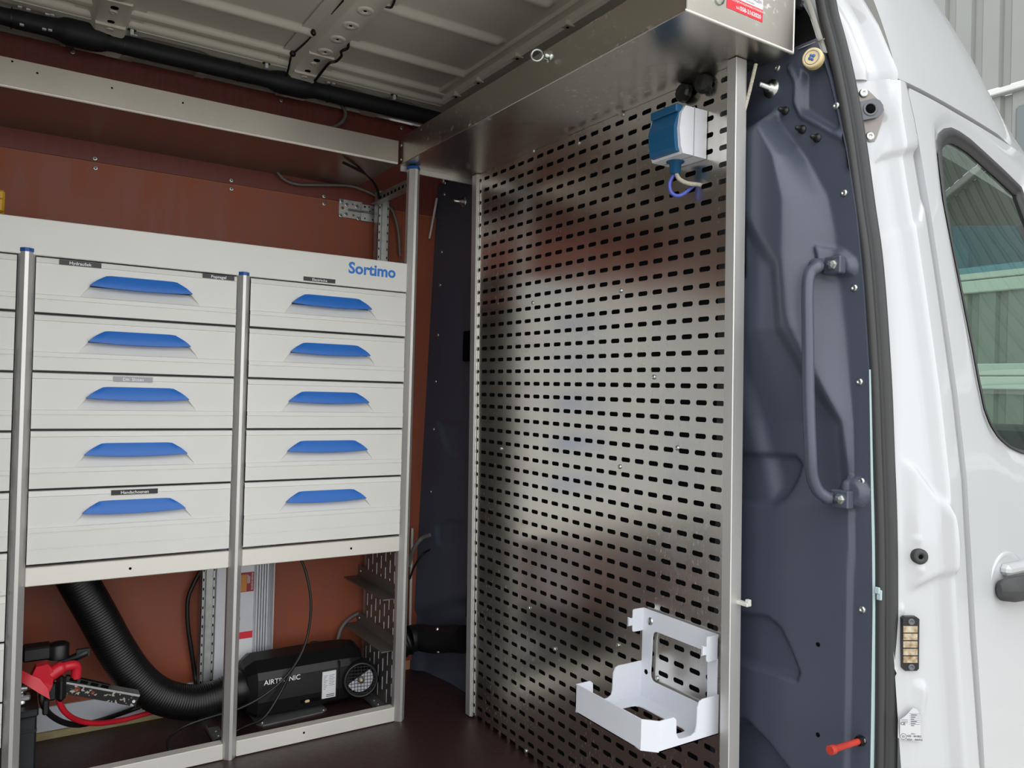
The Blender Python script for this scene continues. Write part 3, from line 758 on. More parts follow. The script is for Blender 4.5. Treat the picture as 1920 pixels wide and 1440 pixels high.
b = MB(); b.box(1.0985, 1.150, .984, 1.0, -.0, 1.50, .001, fn=shear2); part('gap_light_blocker', b, BLACK, pp, 'added dark strip blocking light behind the near edge tube')  # added strip, keeps door light out of the gap behind the plate
b = MB(); b.box(1.1005, 1.1025, 1.001, 1.885, .01, 1.5, fn=shear); part('gap_shade_sheet', b, BLACK_HOLE, pp, 'added black sheet standing in for the shade behind the slots')  # added black sheet in place of the shaded gap, so the slots look dark
b = MB(); b.box(1.103, 1.128, 1.888, 1.9015, .004, 1.5, .001, fn=shear); part('batten', b, PLY_EDGE, pp, 'raw wooden batten behind the far edge')
for q in [(1000, 283), (1085, 268), (1245, 205), (1160, 212), (1164, 545), (999, 568), (1162, 875), (940, 841), (992, 1140), (1159, 1210), (1226, 707), (986, 1408), (1168, 215), (1040, 1217), (1270, 840), (1232, 1272)]:
    piece('screw', SCREW_X, pp, on_x(*q, XP - .0005)).scale = (.8, .8, .8)

# two black knobs on the plate
for k, (q, rot, lab) in enumerate([((1288, 176), (-1, .05, .05), 'black plastic screw knob left on top of the perforated panel'), ((1321, 160), (-1, -.5, .0), 'black plastic screw knob nearest the aluminium tube, tilted')]):
    p = on_x(*q, XP - .002); b = MB()
    b.lathe(p + np.array([.002, 0, 0]), rot, [(0, .006), (.003, .006), (.003, .0165), (.005, .0185), (.014, .0185), (.019, .015), (.020, 0)], 10, smooth=False)
    thing('screw_knob', b, BLACK, lab, 'knob', 'black knobs on the perforated panel')

# ---- socket box
sk = root('power_socket', 'white and petrol blue wall socket high on the perforated panel', 'socket', (XP, 1.095, 1.36))
x0, x1, y0, y1, z0, z1 = 1.026, 1.0945, 1.04, 1.122, 1.347, 1.438
b = MB()
prof = [(x1, z0), (x1, z1), (x0 + .012, z1 - .002), (x0 + .002, z1 - .016), (x0 - .002, (z0 + z1) / 2), (x0 + .002, z0 + .012), (x0 + .008, z0)]
b.prism([(x, y0, z) for x, z in prof], (0, y1 - y0, 0)); o = fixn(part('housing', b, WHITE_PLASTIC, sk))
b = MB(); b.box(1.060, 1.0615, y0 - .0006, y1 + .0006, z0 - .0006, z1 + .0006); part('housing_seam', b, GREY_PRINT, sk)
b = MB()
g = []
for zz_, dx in ((z1 - .014, .0), (z1 - .03, -.006), ((z0 + z1) / 2 + .004, -.010), (z0 + .03, -.009), (z0 + .012, -.0065), (z0 + .004, -.004)):
    g.append([(x0 + .012, y0 + .007, zz_), (x0 + dx, y0 + .007, zz_), (x0 + dx, y1 - .007, zz_), (x0 + .012, y1 - .007, zz_)])
b.grid(np.array(g), smooth=False); b.add(g[-1], [(0, 1, 2, 3)]); b.add(g[0], [(3, 2, 1, 0)])
fixn(part('lid', b, PETROL, sk, 'petrol blue spring lid'))
b = MB(); b.box(x0 - .006, x0 + .012, y0 + .006, y1 - .006, z1 - .014, z1 + .001, .002); part('lid_hinge', b, PETROL, sk)
b = MB(); b.lathe((1.062, 1.088, z0 + .002), (0, 0, -1), [(0, .018), (.004, .017), (.005, .0115), (.026, .0105), (.026, 0)], 16); part('cable_gland', b, PETROL, sk, 'blue cable gland')
b = MB(); b.tube(smoothpath([(1.062, 1.092, 1.323), (1.058, 1.098, 1.305), (1.062, 1.094, 1.287), (1.075, 1.083, 1.284), (1.095, 1.066, 1.305)]), .0036, 8); part('wire', b, BLUE_WIRE, sk, 'blue wire loop')
b = MB(); b.tube(smoothpath([(1.062, 1.084, 1.323), (1.062, 1.077, 1.312), (1.072, 1.066, 1.303), (1.092, 1.058, 1.302), (1.10, 1.056, 1.302)]), .0042, 8); part('wire', b, ROPE, sk, 'white braided cord')

# ---- cord from tray to behind the tube
b = MB(); pa = on_y(1417, 122, .935); pb = on_y(1392, 222, .955)
b.tube([pa + (pa - pb) * .02, pa, (pa + pb) / 2 + np.array([.001, 0, 0]), pb, on_y(1386, 250, .965)], .0032, 8)
thing('cord', b, ROPE, 'thin white braided cord hanging from the tray beside the aluminium tube', 'cord')

# ================================================================== trays under the roof
TZ = 1.5055
tw = root('overhead_tray', 'long sheet metal tray running along the plywood wall under the roof', 'tray', (.1, 2.1, TZ))
b = MB()
pr = [(1.952, 1.5675), (1.949, 1.568), (1.9485, TZ + .004), (1.951, TZ), (2.2605, TZ), (2.2605, TZ + .045), (2.258, TZ + .045), (2.258, TZ + .003), (1.953, TZ + .003), (1.952, TZ + .006)]
b.prism([(-.75, y, z) for y, z in pr], (.872 + .75, 0, 0)); part('tray_sheet', b, TRAY_WALL, tw)
fixn(tw.children[0])
b = MB(); b.box(-.75, .872, 1.947, 1.9515, TZ - .001, TZ + .0055, .002); part('folded_edge', b, ALU_RAIL, tw)
for q in [(70, 137), (23, 115), (210, 165), (343, 193)]:
    p = on_y(*q, 1.9486); b = MB(); b.lathe(p, (0, -1, 0), [(0, .0022), (.0004, .0022), (.0004, 0)], 10); part('rivet_hole', b, BLACK_HOLE, tw)

tb = root('overhead_tray', 'short scuffed sheet metal tray above the perforated panel with red sticker', 'tray', (1.0, 1.4, TZ))
b = MB()
XA, XE, YN, YF, TT = .880, 1.142, .886, 1.96, 1.58
t = .002
b.box(XA, XE, YN, YF, TZ, TZ + t); part('tray_bottom', b, TRAY, tb)
b = MB(); b.box(XA, XA + t, YN, YF, TZ, TT, .0006); b.box(XA - .001, XA + .004, YN, YF, TZ - .0008, TZ + .004, .0012); part('tray_front', b, TRAY, tb)
b = MB(); b.box(XA, XE, YN, YN + t, TZ, TT + .02, .0006); part('tray_end', b, TRAY, tb)
b = MB(); b.box(XA, XE + .001, YN - .0012, YN + .004, TZ - .0012, TZ + .003, .001); b.box(XE - .002, XE + .001, YN - .0012, YN + .004, TZ, TT + .02, .001); part('folded_edge', b, ALU_RAIL, tb, 'bright folded edge')
b = MB(); b.box(.885, 1.16, 1.958, 1.964, TZ - .014, TZ + .03, .001); part('cross_angle', b, ALU, tb)
for z in (TZ + .013, TZ + .052):
    b = MB(); b.lathe((XA, 1.948, z), (-1, 0, 0), [(0, .0045), (.0015, .004), (.0025, .002), (.0025, 0)], 12); part('rivet', b, ZINC, tb)
pe = on_x(1030, 106, XA)       # ring bolt
b = MB(); b.lathe(pe, (-1, 0, 0), [(0, .012), (.004, .012), (.004, .008), (.012, .007), (.014, .005), (.014, 0)], 14)
c = np.array([XA - .024, pe[1] + .008, pe[2] - .001]); u = np.array([.80, -.6, 0.0]); w_ = np.array([0, 0, 1.0])
b.tube([c + .0112 * (math.cos(a) * u + math.sin(a) * w_) for a in np.linspace(0, 2 * math.pi, 28, endpoint=False)], .0026, 8, closed=True)
part('eye_bolt', b, ZINC, tb, 'zinc eye bolt with ring')
pq = on_y(1348, 3, YN); b = MB(); b.lathe((pq[0], YN, pq[2] + .004), (0, -1, 0), [(0, .010), (.003, .010), (.003, .007), (.008, .006), (.008, 0)], 12); part('bolt', b, ZINC, tb)
# sticker
sa, sb = .9705, 1.0585; za, zm, zt2 = 1.5365, 1.5575, 1.583
b = MB()
b.box(sa, sb, YN - .0006, YN - .0001, za, zm, mi=0); b.box(sa, sb, YN - .0006, YN - .0001, zm, zt2, mi=1)
R_, U_ = (1, 0, 0), (0, 0, 1); ys_ = YN - .0006
b.text('WWW.BEDRIJFSWAGENINRICHTINGEN.NL', ((sa + sb) / 2, ys_, zm - .0058), R_, U_, .0052, 2)
b.text('tel.', (sa + .021, ys_, za + .0045), R_, U_, .008, 2, center=False); b.text('058-2162020', (sa + .031, ys_, za + .004), R_, U_, .0098, 2, .02, center=False)
b.box(sa + .005, sa + .024, YN - .0008, YN - .0005, zm + .002, zm + .016, mi=0); b.text('RIS', (sa + .0145, ys_ - .0003, zm + .004), R_, U_, .0115, 1, .03)
b.text('BEDRIJFSWAGEN', (sa + .056, ys_, zm + .0085), R_, U_, .0075, 3, .01); b.text('inrichtingen', (sa + .056, ys_, zm + .0025), R_, U_, .0045, 3)
part('sticker', b, [RED_STICK, WHITE_STICK, WHITE_PRINT, GREY_PRINT], tb, 'red and white sticker with phone number')

# ================================================================== racking
YS = 1.924
rk = root('racking_frame', 'aluminium racking frame on the far wall with three posts and white header strip', 'rack', (.45, YS, 0))
def post(xc, ztop):
    b = MB()
    pr = [(-.0155, .028), (-.0155, .0125), (-.0035, .0), (.0035, .0), (.0155, .0125), (.0155, .028)]
    b.prism([(xc + x, YS - .004 + y, 0.0) for x, y in pr], (0, 0, ztop))
    fixn(part('post', b, ALU, rk))
    b = MB(); pr2 = [(x * 1.06, y * 1.04 - .0006) for x, y in pr]
    b.prism([(xc + x, YS - .004 + y, ztop) for x, y in pr2], (0, 0, .008)); fixn(part('post_cap', b, BLUE_CAP, rk))
post(.0265, 1.163); post(.4705, 1.159); post(.9145, 1.494)
b = MB(); b.box(-.75, .899, 1.9285, 1.96, 1.158, 1.2355, .0015)
b.text('Sortimo', (.799, 1.9285, 1.1935), R_, U_, .0405, 1, .032)
part('header_strip', b, [WHITE_DRAWER, BLUE_PRINT], rk, 'cream white header strip with blue lettering')
def tag_mb(txt, xc, zc, w, h, y, mi=0):
    b = MB(); b.box(xc - w / 2, xc + w / 2, y - .0006, y, zc - h / 2, zc + h / 2)
    b.text(txt, (xc, y - .0006, zc - h * .32), R_, U_, h * .86, 1, .01); return b
part('label_tag', tag_mb('Electrische', .657, 1.1668, .083, .0105, 1.9283), [TAG_BLACK, WHITE_PRINT], rk, 'black label tape reading Electrische')
for (x0, x1) in ((.042, .455), (.486, .899)):
    b = MB(); b.box(x0, x1, 1.927, 1.953, .4585, .4985, .0015)
    xh = x1 - .137; b.lathe((xh if x0 > .3 else x0 + .2, 1.927, .478), (0, -1, 0), [(0, .003), (.0003, .003), (.0003, 0)], 10, 1); part('middle_rail', b, [ALU_RAIL, BLACK_HOLE], rk)
    b = MB(); b.box(x0, x1, 1.927, 1.955, .0015, .0385, .0015)
    b.lathe((x0 + .165, 1.927, .024), (0, -1, 0), [(0, .0028), (.0003, .0028), (.0003, 0)], 10, 1); part('bottom_rail', b, [ALU_RAIL, BLACK_HOLE], rk)
b = MB(); b.box(-.75, .011, 1.93, 1.955, .0015, .0385, .0015); part('bottom_rail', b, ALU_RAIL, rk)
def rear_post(xc, zt):
    b = MB(); b.box(xc - .018, xc + .018, 2.205, 2.207, 0, zt); b.box(xc - .009, xc + .009, 2.197, 2.206, 0, zt, .001); b.box(xc - .018, xc - .0165, 2.205, 2.235, 0, zt)
    b.box(xc + .0165, xc + .018, 2.205, 2.235, 0, zt)
    part('rear_post', b, GALV, rk)
    b = MB()
    for k in range(int(zt / .025)):
        for s_ in (-1, 1): b.box(xc + s_ * .0135 - .0014, xc + s_ * .0135 + .0014, 2.2042, 2.2052, .015 + k * .025, .022 + k * .025, mi=0)
    o = part('post_perforation', b, BLACK_HOLE, rk); o['kind'] = 'stuff'
rear_post(.4705, 1.16); rear_post(.945, 1.494)
b = MB()        # top side rail with punched holes
b.box(.927, .929, 1.95, 2.21, 1.452, 1.486); b.box(.905, .929, 1.95, 2.21, 1.450, 1.452)
for k in range(9): b.box(.9262, .9268, 1.975 + k * .026, 1.985 + k * .026, 1.466, 1.474, mi=1)
part('side_rail', b, [GALV, BLACK_HOLE], rk)
b = MB(); b.box(.926, .928, 1.95, 2.21, 1.20, 1.262); part('side_rail', b, GALV, rk)
def side_slots(b, z0, z1):
    for k in range(8):
        u = 1.9695 + .031 * k; n = int((z1 - z0 - .03) / .052)
        slot_sheet(b, [u], [z0 + .030 + .026 * (k % 2) + .052 * i for i in range(n)], .031, .052, .0022, .0185, u - .0155, u + .0155, z0, z1, lambda u, v, d: (.921 + d, u, v), .0026, .8, 0, 1)
b = MB()
side_slots(b, .0, .50)
part('side_panel', b, [DARK_STEEL, WHITE_METAL], rk, 'dark slotted side panel')  # white slot rims paint in the light caught by the cut edges
b = MB()
side_slots(b, .50, 1.16)
part('side_panel', b, [DARK_STEEL, WHITE_METAL], rk, 'dark slotted side panel')  # rims again white, standing in for light on the slot edges
for (za, zb, lab) in ((.318, .345, 'upper steel angle bracket'), (.176, .215, 'lower steel angle bracket')):
    b = MB(); b.prism([(.921, 1.968, za), (.919, 1.968, za + .036), (.9185, 1.968, za + .036), (.9185, 1.968, za + .003), (.874, 1.968, za + .003), (.874, 1.968, za)], (0, .30, 0)); fixn(part('angle_bracket', b, DARK_STEEL, rk, lab))
    for y in (1.985, 2.24):
        piece('screw', SCREW_X, rk, (.9185, y, za + .02)).scale = (.7, .7, .7)
b = MB(); b.box(.885, .921, 1.956, 2.24, 0.0, .003); b.box(.885, .887, 1.956, 2.24, 0.0, .014); part('floor_track', b, GALV, rk)
for y in (1.975, 2.05, 2.08): piece('screw', screw_mesh('screw', .004, .003, ZINC, axis=(0, 0, 1)), rk, (.905, y, .003))
b = MB(); b.box(.455, .487, 1.956, 2.12, 0.0, .003); b.box(.455, .457, 1.956, 2.12, 0.0, .012)
for y in (2.0, 2.03, 2.06, 2.09): b.lathe((.474, y, .003), (0, 0, 1), [(0, .003), (.002, .003), (.002, 0)], 8)
part('floor_track', b, GALV, rk)

# wall bracket of two punched plates
wb = root('wall_bracket', 'punched galvanised bracket plate screwed to the plywood beside the rear post', 'bracket', (.89, YW, 1.41))
b = MB(); b.box(.822, .897, YW - .0035, YW - .001, 1.409, 1.464, .001); part('punched_plate', b, GALV, wb)
b = MB(); b.box(.891, .958, YW - .0065, YW - .0036, 1.406, 1.458, .001); b.box(.850, .935, YW - .013, YW - .006, 1.431, 1.437, .003); part('punched_plate', b, GALV, wb)
for (x, z, r, mt) in ((.834, 1.437, .0045, PLY_LOW), (.866, 1.452, .003, PLY_LOW), (.869, 1.420, .0035, PLY_LOW), (.904, 1.45, .003, BLACK_HOLE), (.905, 1.415, .0022, BLACK_HOLE), (.917, 1.452, .0022, BLACK_HOLE), (.92, 1.438, .0022, BLACK_HOLE), (.93, 1.414, .0022, BLACK_HOLE), (.93, 1.445, .002, BLACK_HOLE)):
    b = MB(); b.lathe((x, YW - (.0036 if x < .893 else .0066), z), (0, -1, 0), [(0, r), (.0004, r), (.0004, 0)], 10); part('punched_hole', b, mt, wb)
for (x, z, yy) in ((.830, 1.456, .0035), (.846, 1.448, .0035), (.879, 1.447, .0035), (.829, 1.413, .0035), (.845, 1.419, .0035), (.885, 1.412, .0035), (.944, 1.45, .0066), (.944, 1.434, .0066)):
    piece('screw', SCREW_Y, wb, (x, YW - yy, z))

# ================================================================== drawer cabinets
def drawer_front(w, H):
    """front face in local coordinates: x 0..w, z 0 (top) .. -H, y 0 = face, negative towards the viewer"""
    b = MB(); cx = w * .5; Wd = w
    def base(d):
        return np.interp(d, [0, .0015, .012, .013, .078, .0795, .0885, .0893, .0905, .0912, H - .032, H - .0312, H - .030, H - .0293, H - .001, H] if H > .14 else [0, .0015, .012, .013, .078, .0795, .0885, .0893, .0905, .0912, H - .001, H],
                         [.003, .0, -.003, -.0012, -.0012, -.0034, -.0036, -.0012, -.0012, -.0028, -.0028, -.001, -.001, -.0028, -.0028, .0] if H > .14 else [.003, .0, -.003, -.0012, -.0012, -.0034, -.0036, -.0012, -.0012, -.0028, -.0028, .0])
    ds = sorted(set([0, .0015, .006, .012, .013, .02, .0262, .027, .030, .034, .04, .046, .052, .058, .064, .070, .074, .078, .0795, .0885, .0893, .0905, .0912, H - .001, H] + ([H - .032, H - .0312, H - .030, H - .0293] if H > .14 else [])))
    def half(d): return np.interp(d, [.040, .052, .078], [.084, .1030, .1235])
    def dep(d): return np.interp(d, [.027, .05, .056, .066, .078], [.015, .015, .0125, .0065, .0])
    rows = []
    for d in ds:
        h = half(d); y = float(base(d)); ins = .040 <= d <= .078
        sy = dep(d) if ins else 0.0
        L = [(u, y) for u in (0, .03, cx - h - .02, cx - h)]
        S = [(cx - h + .0005 + (2 * h - .001) * k / 10, y + sy) for k in range(11)]
        Rr = [(u, y) for u in (cx + h, cx + h + .02, Wd - .03, Wd)]
        rows.append([(u, yy, -d) for u, yy in L + S + Rr])
    b.grid(np.array(rows), smooth=False)
    b.box(0, Wd, .034, .20, -H + .002, -.002)          # drawer tray behind the front
    return b
def handle_mb(w):
    cx = w * .5; b = MB(); g = []
    for t in np.linspace(0, 1, 6):
        row = []
        for s_ in np.linspace(-1, 1, 19):
            hw = .0815 + .0235 * t
            bow = .004 * (1 - s_ * s_)
            d = .0275 + (.0245 + bow) * t
            d += .0062 * abs(s_) ** 14 * (1 - t) ** 2
            y = -.0035 - .0085 * math.sin(t * 1.45) * (1 - .12 * s_ ** 6)
            row.append((cx + s_ * hw, y, -d))
        g.append(row)
    b.grid(np.array(g))
    last = g[-1]
    lip = [(x + .0, y + .003, z - .0012) for x, y, z in last]; lip2 = [(x, .012, z + .004) for x, y, z in last]
    b.grid(np.array([last, lip, lip2]), smooth=False)
    first = [(x, y + .003, z + .0008) for x, y, z in g[0]]; b.grid(np.array([first, g[0]]), smooth=False)
    for c_ in (0, -1):
        e = [r[c_] for r in g]; e2 = [(x, .008, z) for x, y, z in e]; b.grid(np.array([e, e2]), smooth=False)
    return b
W_D = .411; YD = 1.931
zt = [1.156, 1.034, .911, .787, .660]; hh = [.1175, .1185, .1195, .1225, .1555]
FM = {}
def front_mesh(H):
    k = round(H, 4)
    if k not in FM:
        o = drawer_front(W_D, H).mesh('drawer', [WHITE_DRAWER]); FM[k] = o
    return FM[k]
HM = handle_mb(W_D).mesh('handle', [BLUE])
ht = MB(); ht.text('Sortimo', (W_D / 2, -.0122, -.047), (1, 0, 0), (0, -.25, 1), .014, 0, .01, lift=.0006); HT = ht.mesh('embossed_lettering', [BLUE])
ranks = ['top', 'second', 'third', 'fourth', 'bottom']
def cabinet(x0, label, tops, heights, tags, w=W_D):
    r = root('drawer_cabinet', label, 'drawer cabinet', (x0 + W_D / 2, YD, .5), 'white drawer cabinets in the racking')
    b = MB(); zb = tops[-1] - heights[-1]
    b.box(x0 - .003, x0 + W_D + .003, YD + .012, 2.20, zb, tops[0] + .001); part('body', b, BLACK, r)
    for k, (z, h) in enumerate(zip(tops, heights)):
        d = piece('drawer', front_mesh(h), r, (x0, YD, z - .0005))
        piece('handle', HM, d, (x0, YD, z - .0005))
        for (txt, xc, zc, wd, silver) in tags.get(k, []):
            tb_ = tag_mb(txt, xc, zc, wd, .0112, YD - .0033)
            part('label_tag', tb_, [TAG_SILVER if silver else TAG_BLACK, WHITE_PRINT], d, ('silver' if silver else 'black') + ' label tape reading ' + txt)
    return r
cabinet(.0435, 'white cabinet of five wide drawers between the left and middle posts', zt, hh, {0: [('Hydrauliek', .1255, 1.1485, .080, 0), ('Popnagel', .412, 1.1495, .072, 0)], 2: [('Div. Sloten', .236, .9015, .080, 1)], 4: [('Handschoenen', .2465, .6495, .095, 0)]})
cabinet(.4875, 'white cabinet of five drawers between the middle and right posts', zt, hh, {})
zl = [1.156, 1.036, .909, .784, .658, .532, .442, .345, .22]; hl = [.1155, .1225, .1205, .1215, .1215, .0855, .0925, .1205, .040]
cabinet(-.402, 'white drawer cabinet cut off at the left edge of the photo', zl, hl, {})
b = MB(); b.box(-.09, -.016, 2.0, 2.16, 1.2362, 1.3, .004); b.box(-.09, -.017, 1.985, 2.0, 1.25, 1.28, .004)
thing('yellow_case', b, YELLOW, 'yellow case on top of the white header strip at the left edge', 'case')

# ================================================================== heater, hose, inverter
he = root('air_heater', 'black air heater with round fan grille on the cargo floor', 'heater', (.69, 2.13, 0))
sec0 = [(2.100, .014), (2.080, .028), (2.074, .06), (2.076, .118), (2.086, .135), (2.12, .158), (2.165, .166), (2.20, .155), (2.212, .13), (2.21, .03), (2.19, .014)]
def hs(x, k, cy=2.145, cz=.085, dz=0): return [(x, cy + (y - cy) * k, cz + (z - cz) * k + dz) for y, z in sec0]
g = [hs(.548, .70), hs(.552, .80), hs(.575, 1.0), hs(.60, 1.0), hs(.70, 1.01), hs(.79, 1.01), hs(.83, .99), hs(.862, .92), hs(.873, .82)]
g = [r + [r[0]] for r in g]
b = MB(); b.grid(np.array(g), smooth=False); b.add(g[0][:-1], [tuple(range(11))]); b.add(g[-1][:-1], [tuple(range(11))[::-1]])
b.box(.795, .798, 2.0705, 2.2, .03, .135, .001)
fixn(part('casing', b, BLACK, he))
gc = np.array([.852, 2.052, .080]); gn = np.array([-.22, -1, .10]); gn /= np.linalg.norm(gn)
b = MB(); b.lathe(gc - gn * .05, gn, [(0, .050), (.040, .050), (.050, .0485), (.054, .0445), (.050, .0405), (.03, .040), (.03, 0)], 32); part('grille_ring', b, BLACK, he)
gu = np.cross(gn, [0, 0, 1.0]); gu /= np.linalg.norm(gu); gv = np.cross(gu, gn)
b = MB()
for k in range(-4, 5):
    o_ = k * .0088; L = math.sqrt(max(0, .0405 ** 2 - o_ ** 2))
    b.tube([gc + gu * o_ - gv * L, gc + gu * o_ + gv * L], .0009, 5); b.tube([gc + gv * o_ - gu * L, gc + gv * o_ + gu * L], .0009, 5)
part('grille_mesh', b, BLACK, he)
b = MB(); b.lathe(gc - gn * .004, gn, [(0, .009), (.005, .009), (.005, 0)], 14); b.box(*(v for i in range(3) for v in ((gc - gn * -.001)[i] - .0028, (gc - gn * -.001)[i] + .0028)), mi=1)
part('fan_hub', b, [DARK_STEEL, CREAM], he)
pts = [gc - gn * .016 + .036 * (-math.cos(a) * gu + math.sin(a) * gv) for a in np.linspace(-2.75, .68, 20)]
b = MB(); b.add(pts + [p - gn * .002 for p in pts], [tuple(range(20)), tuple(range(20, 40))[::-1]]); fixn(part('fan_blade', b, WHITE_PLASTIC, he, 'white fan disc behind the grille'))
b = MB(); b.text('AIRTRONIC', (.637, 2.0735, .1055), (1, .01, 0), (0, .02, 1), .0185, 0, .012, lift=.0012); part('lettering', b, WHITE_PRINT, he, 'white lettering on the heater front')
b = MB(); xa, xb_, zA, zB = .747, .786, .040, .113
b.box(xa, xb_, 2.0708, 2.0745, zA, zB, .0004)
yy = 2.0708
for k in range(9): b.box(xa + .003, xa + .003 + .012 * (1 - .25 * (k % 3)), yy - .0003, yy, zB - .012 - k * .0045, zB - .0105 - k * .0045, mi=1)
for k in range(7): b.box(xa + .019, xa + .019 + .016 * (1 - .2 * (k % 2)), yy - .0003, yy, zB - .012 - k * .0045, zB - .0105 - k * .0045, mi=1)
for k in range(2): b.box(xa + .012, xa + .035, yy - .0003, yy, zA + .004 + k * .0045, zA + .006 + k * .0045, mi=2)
part('rating_label', b, [WHITE_STICK, GREY_PRINT, DARK_PRINT], he, 'white rating label')
b = MB(); b.box(.690, .742, 2.0715, 2.076, .038, .046, .001, 0); b.box(.700, .713, 2.069, 2.075, .0385, .0455, .002, 1); part('latch', b, [BLACK_HOLE, CREAM], he, 'cream latch in a slot')
b = MB(); b.prism([(.575, 2.082, 0), (.588, 2.068, 0), (.752, 2.076, 0), (.768, 2.088, 0), (.768, 2.16, 0), (.575, 2.16, 0)], (0, 0, .003)); fixn(part('mounting_plate', b, GALV, he, 'grey mounting plate on the floor'))
for x in (.590, .757): piece('screw', screw_mesh('screw', .004, .004, ZINC, axis=(0, 0, 1)), he, (x, 2.084, .003))
b = MB(); b.lathe((.515, 2.135, .086), (1, 0, 0), [(0, .045), (.02, .046), (.05, .05), (.052, .02)], 24); b.tube([(.525, 2.135 + .048 * math.cos(a), .086 + .048 * math.sin(a)) for a in np.linspace(0, 6.283, 24, endpoint=False)], .002, 6, closed=True)
part('hose_collar', b, BLACK, he)

path = smoothpath([(.135, 2.131, .455), (.160, 2.132, .404), (.203, 2.134, .318), (.243, 2.135, .236), (.291, 2.135, .157), (.346, 2.135, .103), (.420, 2.135, .072), (.480, 2.135, .073), (.516, 2.135, .084)], 10)
P = np.array(path); L = np.concatenate([[0], np.cumsum(np.linalg.norm(np.diff(P, axis=0), axis=1))])
N = int(L[-1] / .0022); tq = np.linspace(0, L[-1], N); P = np.stack([np.interp(tq, L, P[:, i]) for i in range(3)], -1)
b = MB(); b.tube(P, [.0435 + .0011 * math.sin(2 * math.pi * q_ / .0066) for q_ in tq], 22)
thing('air_hose', b, HOSEM, 'thick black ribbed air hose curving down into the heater', 'hose')

iv = root('power_inverter', 'silver ribbed power inverter on the plywood below the drawers', 'inverter', (.565, YW, .02))
b = MB(); ya, ybk = 2.208, 2.2555
pr = [(.478, ybk), (.478, ya + .018), (.482, ya + .006), (.492, ya)]
def fins(x0, x1, n):
    q = []; w_ = (x1 - x0) / n
    for k in range(n):
        a = x0 + k * w_; q += [(a + .0005, ya + .0), (a + w_ * .62, ya + .0), (a + w_ * .66, ya + .010), (a + w_ * .96, ya + .010)]
    return q
pr += fins(.510, .545, 4) + [(.548, ya + .004), (.552, ya + .003), (.592, ya + .003), (.596, ya + .006)] + fins(.598, .634, 5) + [(.640, ya + .001), (.648, ya + .008), (.651, ya + .02), (.651, ybk)]
b.prism([(x, y, .030) for x, y in pr], (0, 0, .52)); fixn(part('finned_case', b, INVERTER, iv))
b = MB(); b.box(.462, .480, YW - .004, YW - .0005, .03, .53, .001); b.box(.650, .664, YW - .004, YW - .0005, .135, .53, .001); b.box(.652, .662, YW - .006, YW - .0005, .12, .13, .002); part('mounting_flange', b, ALU_RAIL, iv)
yl = ya + .0026
b = MB(); b.box(.553, .5915, yl, yl + .0008, .322, .376, mi=0); b.box(.553, .572, yl - .0003, yl, .324, .370, mi=1)
b.text('POWER INVERTER', (.5845, yl, .3495), (0, 0, -1), (1, 0, 0), .0058, 2, .01)
for k in range(4): b.box(.5735 + k * .0022, .5743 + k * .0022, yl - .0003, yl, .345, .370 - .002 * k, mi=2)
part('front_label', b, [MAROON, AMBER_LABEL, WHITE_PRINT], iv, 'maroon label with white lettering')
b = MB(); b.box(.553, .5915, yl, yl + .0008, .193, .212); part('red_stripe', b, RED_STICK, iv, 'red label stripe')
b = MB(); b.box(.550, .5915, yl - .0004, yl + .0002, .06, .1925); part('lower_label', b, WHITE_STICK, iv, 'white label field under the red stripe')
b = MB(); b.box(.550, .557, yl - .0005, yl + .0008, .26, .318, .001); b.box(.550, .557, yl - .0007, yl + .0008, .246, .254, mi=1); b.box(.550, .557, yl - .0005, yl + .0008, .225, .245, .001); part('switch_strip', b, [WHITE_PLASTIC, RED], iv)

# cables around the heater
def cable(name, pts, r, mt, label, n=8):
    b = MB(); b.tube(smoothpath(pts, n), r, 8); return thing(name, b, mt, label, 'cable')
cable('cable', [on_y(560, 1040, 2.09), on_y(574, 1075, 2.08), on_y(583, 1130, 2.07), on_y(577, 1190, 2.064), on_y(560, 1235, 2.058), on_y(530, 1275, 2.056), on_y(490, 1307, 2.05), on_y(445, 1330, 2.045), on_y(400, 1343, 2.045), on_y(350, 1360, 2.05), on_y(318, 1382, 2.02), on_y(318, 1406, 1.985), on_y(350, 1412, 1.98), on_y(385, 1400, 1.99), on_y(415, 1384, 2.0)], .0036, CABLE, 'long black cable hanging from the drawers across the heater front')
cable('cable', [on_y(556, 1243, 2.06), on_y(545, 1260, 2.058), on_y(525, 1300, 2.056), on_y(495, 1345, 2.04), on_y(460, 1362, 2.02), on_y(440, 1372, 2.01), on_z(415, 1384, .006)], .0036, CABLE, 'second black cable dropping in front of the heater to the floor')
cable('cable', [on_y(377, 1068, 2.24), on_y(363, 1095, 2.24), on_y(352, 1125, 2.24), on_y(352, 1170, 2.24), on_y(358, 1215, 2.24), on_y(366, 1270, 2.24), on_y(368, 1300, 2.2)], .0055, CABLE, 'black cable along the plywood left of the perforated rear post')
cable('cable', [on_y(632, 1203, 2.22), on_y(640, 1178, 2.235), on_y(655, 1160, 2.245), on_y(672, 1150, 2.25)], .0055, CABLE_GREY, 'short grey cable rising behind the heater')
cable('cable', [on_y(570, 1218, 2.19), on_y(585, 1205, 2.20), on_y(605, 1206, 2.20), on_y(622, 1212, 2.2)], .004, CABLE, 'thin black cable curving behind the top of the heater')
cable('cable', [on_y(500, 300, 2.25), on_y(518, 321, 2.246), on_y(535, 338, 2.244), on_y(560, 346, 2.244), on_y(600, 347, 2.243), on_y(650, 348, 2.242), on_y(680, 356, 2.238), on_y(712, 372, 2.235), on_y(735, 395, 2.235), on_y(746, 430, 2.24), on_y(750, 480, 2.245)], .0042, CABLE_GREY, 'grey cable looping along the plywood under the long tray')
